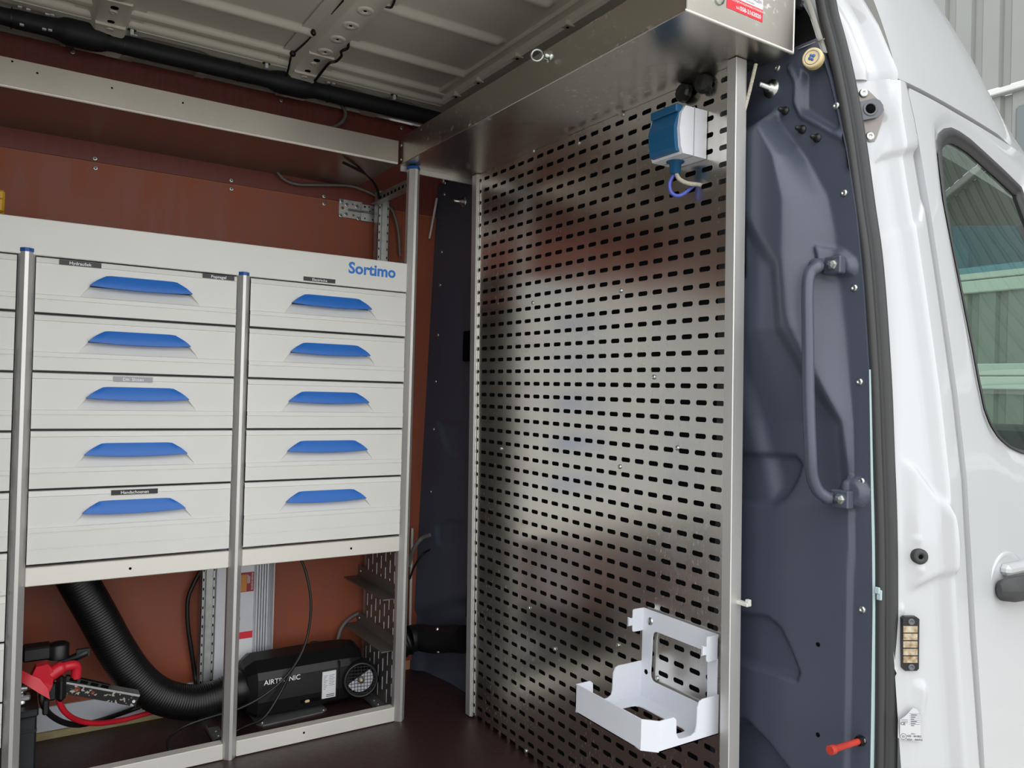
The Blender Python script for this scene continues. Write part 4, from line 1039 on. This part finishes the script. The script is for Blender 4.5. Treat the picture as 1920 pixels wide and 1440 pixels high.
cable('cable', [on_y(644, 305, 2.0), on_y(670, 318, 2.05), on_y(690, 330, 2.12), on_y(706, 352, 2.18), on_y(711, 372, 2.2)], .0042, CABLE, 'short black cable hanging below the long tray by the rear post')
cable('cable', [on_y(640, 196, 2.225), on_y(648, 212, 2.222), on_y(642, 228, 2.22), on_y(625, 238, 2.21), on_y(600, 240, 2.2)], .0055, CABLE_GREY, 'grey cable bend above the long tray')
cable('cable', [on_x(766, 1060, 1.0), on_x(775, 1030, 1.05), on_x(790, 1010, 1.085), on_x(806, 1003, 1.10)], .0065, CABLE_GREY, 'grey cable behind the right post in front of the dark bulkhead')
cable('cable', [on_x(768, 1085, 1.0), on_x(778, 1060, 1.05), on_x(792, 1040, 1.09), on_x(806, 1030, 1.10)], .0035, CABLE, 'thin black cable behind the right post')
du = root('duct_elbow', 'black duct elbow with corrugated end between racking and perforated panel', 'duct', (1.05, 2.08, .12))
b = MB(); b.tube(smoothpath([(1.03, 2.12, .148), (1.06, 2.115, .150), (1.09, 2.07, .152), (1.115, 2.02, .165), (1.13, 1.97, .175)], 6), .040, 18); part('elbow', b, BLACK, du)
b = MB(); pts = smoothpath([(.945, 2.13, .115), (.98, 2.13, .13), (1.03, 2.12, .148)], 14); b.tube(pts, [.043 + .0022 * math.sin(i * 1.5) for i in range(len(pts))], 18); part('corrugated_end', b, HOSEM, du)
for p in ((1.085, 2.045, .190), (1.105, 2.0, .190), (1.085, 2.036, .128)):
    b = MB(); b.lathe(p, (-.6, -.7, .3), [(0, .006), (.006, .006), (.008, .003), (.008, 0)], 10); part('clip_screw', b, ZINC, du)

# ================================================================== battery corner
ba = root('battery', 'dark car battery behind the left post on the cargo floor', 'battery', (.0, 2.05, 0))
b = MB(); b.box(-.14, .074, 1.985, 2.12, 0.0, .160, .004); b.box(-.138, .0745, 1.983, 2.122, .128, .134, .001); part('battery_case', b, BATTERY, ba)
b = MB(); b.box(-.142, .077, 1.983, 2.122, .161, .176, .003); part('battery_lid', b, BATTERY, ba)
b = MB(); b.lathe((.045, 2.03, .180), (0, 0, 1), [(0, .011), (.022, .0095), (.022, .006), (.03, .006), (.03, .008), (.036, .008), (.036, .004), (.045, .004), (.045, 0)], 12); part('terminal', b, ZINC, ba)
b = MB(); b.box(.028, .062, 2.018, 2.045, .186, .198, .003); b.tube([(.03, 2.02, .215), (.055, 2.02, .215)], .006, 8); part('terminal_clamp', b, GALV, ba)
rc = root('terminal_cover', 'red plastic terminal cover flap on the battery', 'cover', (.08, 2.02, .2))
b = MB()
b.grid(np.array([[(.038, 2.015, .262), (.058, 2.008, .248), (.078, 2.005, .235), (.095, 2.005, .21)], [(.036, 2.012, .238), (.055, 2.002, .225), (.075, 1.998, .208), (.098, 2.0, .188)]]))
b.prism([(.060, 2.01, .236), (.070, 2.006, .262), (.092, 2.004, .265), (.104, 2.008, .248), (.103, 2.01, .215), (.095, 2.01, .196)], (0, .03, 0))
part('flap', b, RED, rc)
b = MB(); b.tube(smoothpath([(.098, 2.02, .235), (.118, 2.024, .246), (.142, 2.03, .247), (.150, 2.034, .238), (.150, 2.036, .215)]), [.015] * 10 + [.011] * 23, 10); part('sleeve', b, RED, rc)
cl = root('battery_isolator', 'black battery isolator block with ribbed lever above the battery', 'switch', (.08, 2.06, .26))
b = MB(); b.box(.045, .10, 2.045, 2.09, .262, .293, .004); b.lathe((.115, 2.065, .258), (0, 0, 1), [(0, .022), (.03, .022), (.034, .018), (.036, .012), (.036, 0)], 16); part('block', b, BLACK, cl)
b = MB(); b.tube(smoothpath([(.115, 2.06, .250), (.135, 2.055, .252), (.160, 2.05, .262), (.172, 2.05, .266)]), .009, 10)
for k in range(3): b.box(.150, .178, 2.044 + .004 * k, 2.046 + .004 * k, .258, .276, .0006)
part('lever', b, BLACK, cl)
cb = root('cable_clamp', 'black cable clamp beside the red terminal cover', 'clamp', (.115, 2.03, .17))
b = MB(); b.box(.092, .112, 2.015, 2.04, .178, .215, .004); b.box(.110, .13, 2.01, 2.04, .172, .228, .008); b.box(.085, .098, 2.01, 2.03, .15, .185, .003); part('jaw', b, BLACK, cb)
mb_ = root('metal_lever_arm', 'chipped black and silver metal channel lying over the battery cables', 'lever', (.19, 2.02, .12))
b = MB()
A0, A1 = np.array(on_y(100, 1285, 2.03)), np.array(on_y(256, 1318, 2.02)); dv = A1 - A0; nn = np.array([dv[2], 0, -dv[0]]); nn /= -np.linalg.norm(nn)
h0, h1 = .022, .026
pr = [A0 - nn * h0 * .6, A1 - nn * h1 * .35, A1 + nn * h1 * .75, A0 + nn * h0 * .55]
b.prism(pr, (0, .003, 0)); b.prism([pr[3] - np.array([0, .0006, 0]), pr[2] - np.array([0, .0006, 0]), pr[2] - nn * .005 - np.array([0, .0006, 0]), pr[3] - nn * .004 - np.array([0, .0006, 0])], (0, .035, 0), mi=1)
b.box(A1[0] - .004, A1[0], A1[1], A1[1] + .035, A1[2] - .010, A1[2] + .018, .001)
fixn(part('channel', b, [CHIPPED, GALV], mb_))
for t_, r_, mt in ((.04, .0035, PLY_LOW), (.05, .0028, PLY_LOW), (.27, .0045, PLY_LOW), (.46, .003, PLY_LOW), (.96, .0028, WHITE_PRINT)):
    p = A0 + dv * t_ + nn * (.002 if t_ != .05 else -.008) - np.array([0, .0004, 0])
    b = MB(); b.lathe(p, (0, -1, 0), [(0, r_ * 1.3), (.0008, r_ * 1.2), (.0008, r_), (.0001, r_), (.0001, 0)], 12); part('rivet_hole', b, mt, mb_)
b = MB(); s0 = A0 + dv * .10 + nn * .019; s1 = A0 + dv * .62 + nn * .019
b.prism([s0 - nn * .004, s1 - nn * .004, s1 + nn * .006, s0 + nn * .006], (0, .014, 0))
for k in range(4): c0 = s0 + (s1 - s0) * (.08 + .24 * k); c1 = c0 + (s1 - s0) * .17; b.prism([c0 - nn * .002, c1 - nn * .002, c1 + nn * .0045, c0 + nn * .0045], (0, -.0012, 0), mi=1)
fixn(part('ribbed_grip', b, [BLACK, BLACK_HOLE], mb_, 'black ribbed plastic grip on the channel'))
cable('battery_cable', [on_y(78, 1300, 2.02), on_y(80, 1318, 2.02), on_y(92, 1338, 2.04), on_y(118, 1354, 2.08), on_y(150, 1359, 2.12), on_y(190, 1350, 2.2), on_y(235, 1335, 2.24), on_y(262, 1325, 2.245)], .0065, CABLE, 'thick black cable drooping from the battery along the skirting')
cable('battery_cable', [on_y(112, 1298, 2.04), on_y(112, 1318, 2.04), on_y(125, 1338, 2.06), on_y(150, 1352, 2.1), on_y(185, 1356, 2.13), on_y(230, 1350, 2.17), on_y(275, 1338, 2.19), on_y(310, 1330, 2.2)], .0065, RED, 'thick red cable drooping from the battery to the hose')

# ================================================================== tube along the roof edge
rt = root('roof_tube', 'long black padded tube clipped along the far roof edge', 'tube', (.2, 2.19, 1.70))
def seg(x0, x1, r): return [(x0, r), (x1, r)]
prof = [(-.75, .020), (-.02, .020), (-.015, .022), (.055, .0225), (.075, .024), (.09, .031), (.10, .0325), (.155, .0325), (.17, .031), (.185, .024), (.20, .0225), (.215, .0235), (.26, .024), (.51, .0235), (.56, .0225), (.585, .023), (.60, .0285), (.615, .031), (.675, .031), (.69, .029), (.71, .023), (.73, .0225), (.80, .024), (1.0, .0235), (1.15, .023)]
xs = np.arange(-.75, 1.15, .012); rr = np.interp(xs, [q[0] for q in prof], [q[1] for q in prof])
b = MB(); b.tube([(x, 2.185, 1.7425) for x in xs], rr, 16); part('padded_tube', b, BLACK_SOFT, rt)
for x in (-.018, .22, .50, .752):
    b = MB(); b.tube([(x, 2.185, 1.7425), (x + .003, 2.185, 1.7425)], .0252, 16); part('tube_band', b, BLACK, rt)
for (x, dz) in ((-.005, .021), (.012, .02), (.05, .02), (.06, .021), (-.0, -.019), (.045, -.017), (.057, -.016), (.24, .021), (.74, .022), (.755, .022)):
    b = MB(); b.box(x, x + .009, 2.157, 2.166, 1.7425 + dz - .002, 1.7425 + dz + .002, .0008); part('tube_clip', b, WHITE_PLASTIC, rt)
for k, (x0, x1) in enumerate(((.085, .10), (.115, .16), (.185, .25), (.40, .43), (.62, .66), (.88, .93))):
    b = MB(); b.box(x0, x1, 2.225, 2.2625, 1.731, 1.744, .003); part('tube_holder', b, PAINT_IN, rt)
# fluid line with clips
ln = root('fluid_line', 'thin pale line held by small white clips along the roof edge', 'pipe', (.3, 2.153, 1.77))
b = MB(); b.tube([(x, 2.150, 1.772) for x in np.linspace(-.75, 1.1, 20)], .0022, 6); part('line', b, PAINT_IN, ln)
for q in ((255, 36), (513, 104), (755, 168)):
    p = on_z(*q, 1.768); b = MB(); b.box(p[0] - .004, p[0] + .004, 2.142, 2.152, 1.756, 1.770, .001); b.box(p[0] - .010, p[0] + .010, 2.146, 2.152, 1.768, 1.7725, .001, 1); part('line_clip', b, [WHITE_PLASTIC, BLACK], ln)
zr = 1.79
cable('roof_wire', [on_z(645, 0, zr), on_z(618, 33, zr), on_z(608, 52, zr), on_z(590, 62, zr), on_z(575, 78, zr), on_z(550, 100, zr), on_z(545, 108, 1.78), on_z(541, 128, 1.765), on_z(536, 145, 1.75)], .0028, CABLE, 'black wire along the left edge of the second roof bow')
cable('roof_wire', [on_z(741, -4, zr), on_z(738, 6, zr), on_z(733, 14, zr), on_z(722, 13, zr), on_z(708, 14, zr)], .0028, CABLE, 'short black wire crossing to the second roof bow near the top edge')
cable('roof_wire', [on_z(653, 77, 1.775), on_z(652, 90, 1.77), on_z(640, 96, 1.765), on_z(640, 105, 1.765), on_z(630, 115, 1.76), on_z(618, 118, 1.755), on_z(607, 130, 1.75), on_z(590, 152, 1.74)], .0036, CABLE, 'dark wire on the right side of the second roof bow going down to the tube')
for (q, r_) in (((588, 60), .008), ((549, 100), .009)):
    p = on_z(*q, zr); b = MB(); b.lathe(p, (0, 0, -1), [(-.006, .005), (0, r_), (.006, r_ * .8), (.009, .003), (.009, 0)], 10); thing('wire_clip', b, BLACK, 'black wire clip on the roof bow, ' + ('upper one' if q[1] < 80 else 'lower one near the tube'), 'clip', 'black clips on the roof wire')

# ================================================================== bottle bracket on the plate
bb_ = root('bottle_holder', 'white sheet metal bottle holder bracket hooked on the perforated panel', 'holder', (1.09, 1.075, .29))
XH = 1.0905; y0, y1 = .972, 1.176
def rrect(pts, r=.012, n=4):
    out = []
    N = len(pts)
    for i in range(N):
        p = np.array(pts[i], float); a = np.array(pts[i - 1], float); c = np.array(pts[(i + 1) % N], float)
        u = (a - p) / np.linalg.norm(a - p); v = (c - p) / np.linalg.norm(c - p); rr_ = min(r, .45 * np.linalg.norm(a - p), .45 * np.linalg.norm(c - p))
        for t in np.linspace(0, 1, n):
            out.append((1 - t) ** 2 * (p + u * rr_) + 2 * t * (1 - t) * p + t * t * (p + v * rr_))
    return out
def frame_plate(b, outer, inner, place, th, n=64):
    """flat plate with one hole, both outlines star shaped about the hole's centre"""
    O_ = np.array(outer); I_ = np.array(inner); c = I_.mean(0)
    def cast(P, ang):
        d = np.array([math.cos(ang), math.sin(ang)]); best = None
        for i in range(len(P)):
            a, e = P[i] - c, P[(i + 1) % len(P)] - P[i]; den = d[0] * e[1] - d[1] * e[0]
            if abs(den) < 1e-12: continue
            t = (a[0] * e[1] - a[1] * e[0]) / den; s_ = (a[0] * d[1] - a[1] * d[0]) / den
            if t > 0 and -1e-9 <= s_ <= 1 + 1e-9: best = t if best is None else max(best, t)
        return c + d * best
    A = sorted(set([round(math.atan2(*(p - c)[::-1]), 5) for p in list(O_) + list(I_)]))
    o = [cast(O_, a) for a in A]; i_ = [cast(I_, a) for a in A]
    o.append(o[0]); i_.append(i_[0])
    rows = [[place(*p, 0) for p in o], [place(*p, 0) for p in i_], [place(*p, th) for p in i_], [place(*p, th) for p in o], [place(*p, 0) for p in o]]
    b.grid(np.array(rows), smooth=False)
b = MB()
frame_plate(b, [(y0 + .004, .292), (y1 - .002, .292), (y1 - .002, .470), (y0 + .004, .470)], rrect([(y0 + .026, .332), (y1 - .028, .332), (y1 - .032, .432), (y0 + .028, .432)], .014), lambda u, v, d: (XH - d, u, v), .002)
fixn(part('back_plate', b, WHITE_METAL, bb_))
b = MB()
xf = .924
frame_plate(b, [(xf, y0 + .022), (xf, y1), (XH, y1), (XH, y0), (xf + .022, y0)], rrect([(xf + .022, y0 + .04), (xf + .022, y1 - .03), (XH - .040, y1 - .034), (XH - .040, y0 + .034)], .016), lambda u, v, d: (u, v, .292 + d), .002)
fixn(part('tray_base', b, WHITE_METAL, bb_))
b = MB(); hz_ = .292
b.prism(rrect([(xf, y0 + .021, hz_), (xf, y1, hz_), (xf, y1, .345), (xf, y0 + .021, .345)], .004, 3), (.002, 0, 0)); fixn(part('front_lip', b, WHITE_METAL, bb_))
b = MB(); b.prism([(xf, y0 + .0215, hz_), (xf + .0215, y0, hz_), (xf + .0215, y0, .345), (xf, y0 + .0215, .345)], (.0015, .0015, 0)); fixn(part('corner_lip', b, WHITE_METAL, bb_))
def side(xa, y, th):
    prs = [(xa, hz_), (xa, .345), (xa + .034, .345), (xa + .040, .340), (xa + .041, .315), (xa + .046, .306), (xa + .055, .304), (xa + .078, .304), (xa + .087, .308), (xa + .090, .318), (xa + .091, .350), (xa + .096, .360), (xa + .104, .363), (XH, .363), (XH, hz_)]
    b = MB(); b.prism([(x, y, z) for x, z in prs], (0, th, 0)); fixn(part('side_plate', b, WHITE_METAL, bb_))
side(xf + .0215, y0, .002); side(xf, y1 - .002, .002)
for y, s_ in ((y1 - .004, 1), (y0 + .004, 1)):
    b = MB(); b.prism(rrect([(XH, y, .425), (XH, y, .470), (XH - .030, y, .470), (XH - .030, y, .425)], .004, 3), (0, .002, 0))
    b.box(XH - .043, XH - .030, y, y + .002, .438, .453, .0006); b.box(XH - .043, XH - .040, y - .004, y + .002, .440, .456, .0006); fixn(part('hook_ear', b, WHITE_METAL, bb_))
b = MB(); b.lathe((XH - .002, 1.152, .448), (-1, 0, 0), [(0, .008), (.0022, .007), (.003, .004), (.003, 0)], 14); b.box(XH - .0052, XH - .0049, 1.1512, 1.1528, .4415, .4545, mi=1); part('screw', b, [ZINC, BLACK_HOLE], bb_)
b = MB(); b.lathe((XH - .002, 1.160, .345), (-1, 0, 0), [(0, .005), (.0003, .005), (.0003, 0)], 12); part('hole', b, BLACK_HOLE, bb_)

# ================================================================== bulkhead and pillar fittings
gh = root('grab_handle', 'dark grey tubular grab handle on the bulkhead beside the door opening', 'handle', (1.13, .80, .74))
pu_ = on_x(1562, 497, 1.140); pl_ = on_x(1576, 936, 1.138)
b = MB()
pth = [pu_ + np.array([-.004, .012, .002]), pu_ + np.array([-.010, .028, .004]), on_x(1533, 500, 1.108), on_x(1519, 512, 1.095), on_x(1514, 545, 1.088), on_x(1515, 640, 1.086), on_x(1516, 740, 1.086), on_x(1520, 850, 1.088), on_x(1523, 893, 1.094), on_x(1534, 920, 1.106), on_x(1550, 933, 1.120), pl_ + np.array([-.009, .020, .0]), pl_ + np.array([-.004, .010, .0])]
b.tube(smoothpath(pth, 6), .0098, 16); part('bar', b, BULK, gh)
for p, nm in ((pu_, 'upper'), (pl_, 'lower')):
    b = MB(); b.box(p[0] - .003, p[0] + .014, p[1] - .015, p[1] + .017, p[2] - .0145, p[2] + .0145, .002); part('foot_plate', b, BULK, gh)
    b = MB(); b.lathe((p[0] - .003, p[1] - .001, p[2]), (-1, 0, 0), [(0, .0098), (.002, .0098), (.002, .0075), (.0075, .0068), (.0085, .003), (.0085, 0)], 6, smooth=False); part('bolt', b, ZINC, gh)
p = on_x(1522, 110, 1.15)
cp = root('round_cap', 'cream round cap with blue emblem near the tray end', 'cap', tuple(p))
ax_ = np.array([-.93, -.34, -.04])
b = MB(); b.lathe(p + np.array([.006, 0, 0]), ax_, [(-.004, .0170), (.008, .0172), (.0115, .0165), (.0125, .0145), (.0120, .013), (.0120, 0)], 26); part('cap_disc', b, CREAM, cp)
ax_ /= np.linalg.norm(ax_); fr = p + np.array([.006, 0, 0]) + ax_ * .0124; cu_ = np.cross(ax_, [0, 0, 1.0]); cu_ /= np.linalg.norm(cu_); cv_ = np.cross(cu_, ax_)
b = MB()
b.tube([fr + .0118 * (math.cos(a) * cu_ + math.sin(a) * cv_) for a in np.linspace(0, 6.283, 24, endpoint=False)], .0005, 5, closed=True)
for (a, c_, r_) in ((-.003, .002, .003), (.0015, .004, .0022), (.003, -.001, .003), (-.001, -.004, .0024)):
    b.lathe(fr + cu_ * a + cv_ * c_, ax_, [(0, r_), (.0005, r_), (.0005, 0)], 10)
part('cap_emblem', b, CAPBLUE, cp, 'blue print on the cap')

def fit_root(name, label, cat, p): return root(name, label, cat, tuple(p))
PN = np.array([-.573, -.819, 0.0])        # outward normal of the slanted pillar face
def on_face(px, py, lift=0.0):
    """point where the sight line meets the slanted pillar face"""
    d = ray(px, py); t = 1.0
    def g(t):
        p = CAM + d * t; return p[1] - float(ybx(p[0], p[2])) - float(np.interp(p[0], px_, po_)) - .0
    lo, hi = .7 / d[1] * .85, .95 / d[1]
    for _ in range(50):
        mid = (lo + hi) / 2
        if g(mid) > 0: hi = mid
        else: lo = mid
    p = CAM + d * lo
    return p + PN * lift
dp = on_face(1633, 215, .003)
dg_ = fit_root('door_guide', 'dark grey door guide with round socket on a steel plate of the white pillar', 'guide', dp)
def face_poly(pts, lift, q0):
    """outline seen at the given pixels, laid on the plane through q0 with normal PN"""
    out = []
    for x, y in pts:
        d = ray(x, y); t = ((q0 + PN * lift - CAM) @ PN) / (d @ PN); out.append(CAM + d * t)
    return out
q0 = on_face(1633, 210, .0)
b = MB(); pl = [(1611, 172), (1616, 167), (1624, 167), (1630, 171), (1654, 194), (1658, 206), (1657, 215), (1644, 258), (1640, 265), (1631, 267), (1624, 263), (1620, 255), (1612, 215), (1610, 180)]
b.prism(face_poly(pl, .010, q0), tuple(-PN * .010)); fixn(part('base_plate', b, GUIDE_STEEL, dg_))
b = MB(); pl = [(1610, 191), (1640, 184), (1650, 188), (1656, 197), (1657, 206), (1654, 213), (1644, 220), (1614, 226), (1612, 215)]
b.prism(face_poly(pl, .019, q0), tuple(-PN * .009)); fixn(part('guide_block', b, GUIDE, dg_))
c = face_poly([(1632, 204)], .019, q0)[0]
b = MB(); b.lathe(c, PN, [(-.001, .0125), (.0012, .0122), (.0012, .0085), (-.010, .0085), (-.010, 0)], 24); part('socket_ring', b, GUIDE, dg_)
b = MB(); b.lathe(c, PN, [(-.0005, .0086), (.0002, .0083), (.0002, 0)], 20); part('socket_hole', b, BLACK_HOLE, dg_)
for q in ((1619, 175), (1631, 256)):
    c = face_poly([q], .010, q0)[0]; b = MB(); b.lathe(c, PN, [(0, .0080), (.002, .0077), (.0035, .0056), (.0038, .003), (.002, .0025), (.002, 0)], 18); part('torx_screw', b, ZINC, dg_)
p = on_face(1719, 1041, .010)
pr_ = fit_root('plug', 'black round plug on the white pillar above the contact strip', 'plug', p)
b = MB(); b.lathe(p, PN, [(-.006, .0122), (.002, .0122), (.0045, .009), (.005, .0045), (.003, .004), (.003, 0)], 24); part('plug_head', b, RUBBER, pr_)
b = MB(); b.lathe(p + PN * .0028, PN, [(0, .0038), (.0006, .0036), (.0006, 0)], 6); part('hex_recess', b, BLACK_HOLE, pr_)
q0 = on_face(1708, 1208, .0)
ct = fit_root('contact_strip', 'black contact block with five brass contacts on the white pillar', 'contact', q0)
b = MB(); pl = [(1693, 1160), (1697, 1157), (1719, 1157), (1724, 1161), (1723, 1254), (1719, 1258), (1697, 1258), (1692, 1253)]
b.prism(face_poly(pl, .009, q0), tuple(-PN * .009)); fixn(part('contact_base', b, BLACK, ct))
for k in range(5):
    y_ = 1174 + k * 14.2; b = MB(); b.prism(face_poly([(1694, y_), (1720.5, y_), (1720.5, y_ + 12), (1694, y_ + 12)], .011, q0), tuple(-PN * .004)); fixn(part('contact_pad', b, CONTACT, ct))
for y_ in (1166, 1251):
    c = face_poly([(1708.5, y_)], .009, q0)[0]; b = MB(); b.lathe(c, PN, [(0, .0052), (.0018, .0048), (.0022, .0028), (.001, .0025), (.001, 0)], 14); part('torx_screw', b, GUIDE, ct)
q0 = on_face(1706, 1358, .0)
lb = fit_root('approval_sticker', 'torn grey type approval sticker low on the white pillar', 'sticker', q0)
LF = .0075
b = MB(); pl = [(1688, 1349), (1697, 1343), (1705, 1335), (1712, 1327), (1720, 1330), (1726, 1342), (1727, 1391), (1687, 1386)]
b.prism(face_poly(pl, LF, q0), tuple(-PN * .0004))
FR = np.cross((0, 0, 1.0), PN); FR = FR / np.linalg.norm(FR)
FR = FR if FR[0] > 0 else -FR
def fp(x, y): return face_poly([(x, y)], LF + .0002, q0)[0]
def bt(txt, x, y, size, bold=0.0): b.text(txt, fp(x, y), FR, (0, 0, 1), size, 1, bold, center=False, lift=.0002)
bt('CE', 1688.5, 1359, .0062, .02); bt('E1', 1691.5, 1383, .0048, .02); bt('02E - 041852', 1701, 1381.5, .0040, .02); bt('022A - 000925', 1700, 1388, .0040, .02); bt('00011', 1708, 1377, .0030)
c = fp(1694, 1381.0); b.tube([c + .0046 * (FR * math.cos(a) + np.array([0, 0, math.sin(a)])) for a in np.linspace(0, 6.283, 20, endpoint=False)], .0003, 5, mi=1, closed=True)
def rule(x0, y0, w, h):
    p_ = fp(x0, y0); b.add([p_, p_ + FR * w, p_ + FR * w + np.array([0, 0, h]), p_ + np.array([0, 0, h])], [(0, 1, 2, 3)], 1)
for k in range(6): rule(1705, 1338 + k * 4, .0165, .0004); rule(1708, 1341 + k * 4, .009 - .002 * (k % 3), .0011)
for k in range(3): rule(1690, 1349.5 + k * 2.8, .010, .0006)
part('sticker_sheet', b, [mat('aged_sticker', (190, 190, 192), .5), DARK_PRINT], lb)
# red peg and small clip
pa = on_x(1613, 1389, 1.16); pb = on_x(1556, 1407, 1.085); dq = (pa - pb) / np.linalg.norm(pa - pb)
rp = root('red_peg', 'worn red painted peg bolt sticking out of the bulkhead at the bottom right', 'peg', tuple(pa))
b = MB(); b.tube([pb, pb + dq * .010, pb + dq * .012, pa], [.0072, .0072, .0052, .0048], 12); part('peg', b, REDPAINT, rp)
b = MB(); b.lathe(pa, dq, [(-.006, .0075), (.004, .0085), (.004, 0)], 6, smooth=False); part('nut', b, CHIPPED, rp)
pc = on_x(1392, 1130, 1.088)
tc_ = root('tube_clip', 'small cream metal clip on the aluminium tube above the bottle holder', 'clip', tuple(pc))
b = MB(); b.box(pc[0] - .002, pc[0] + .010, pc[1] - .012, pc[1] + .016, pc[2] - .005, pc[2] + .001, .001); b.box(pc[0] + .004, pc[0] + .012, pc[1] - .010, pc[1] - .002, pc[2] - .002, pc[2] + .006, .001); part('clip_body', b, PAINT_IN, tc_)
pg = on_x(1657, 1114, 1.176); b = MB(); b.box(pg[0] - .014, pg[0] - .010, pg[1] - .004, pg[1] + .004, pg[2] - .008, pg[2] + .008, .001); b.box(pg[0] - .016, pg[0] - .012, pg[1] - .002, pg[1] + .006, pg[2] + .002, pg[2] + .012, .001)
thing('seal_clip', b, PALE_STRIP, 'tiny pale metal clip caught in the black door seal', 'clip')
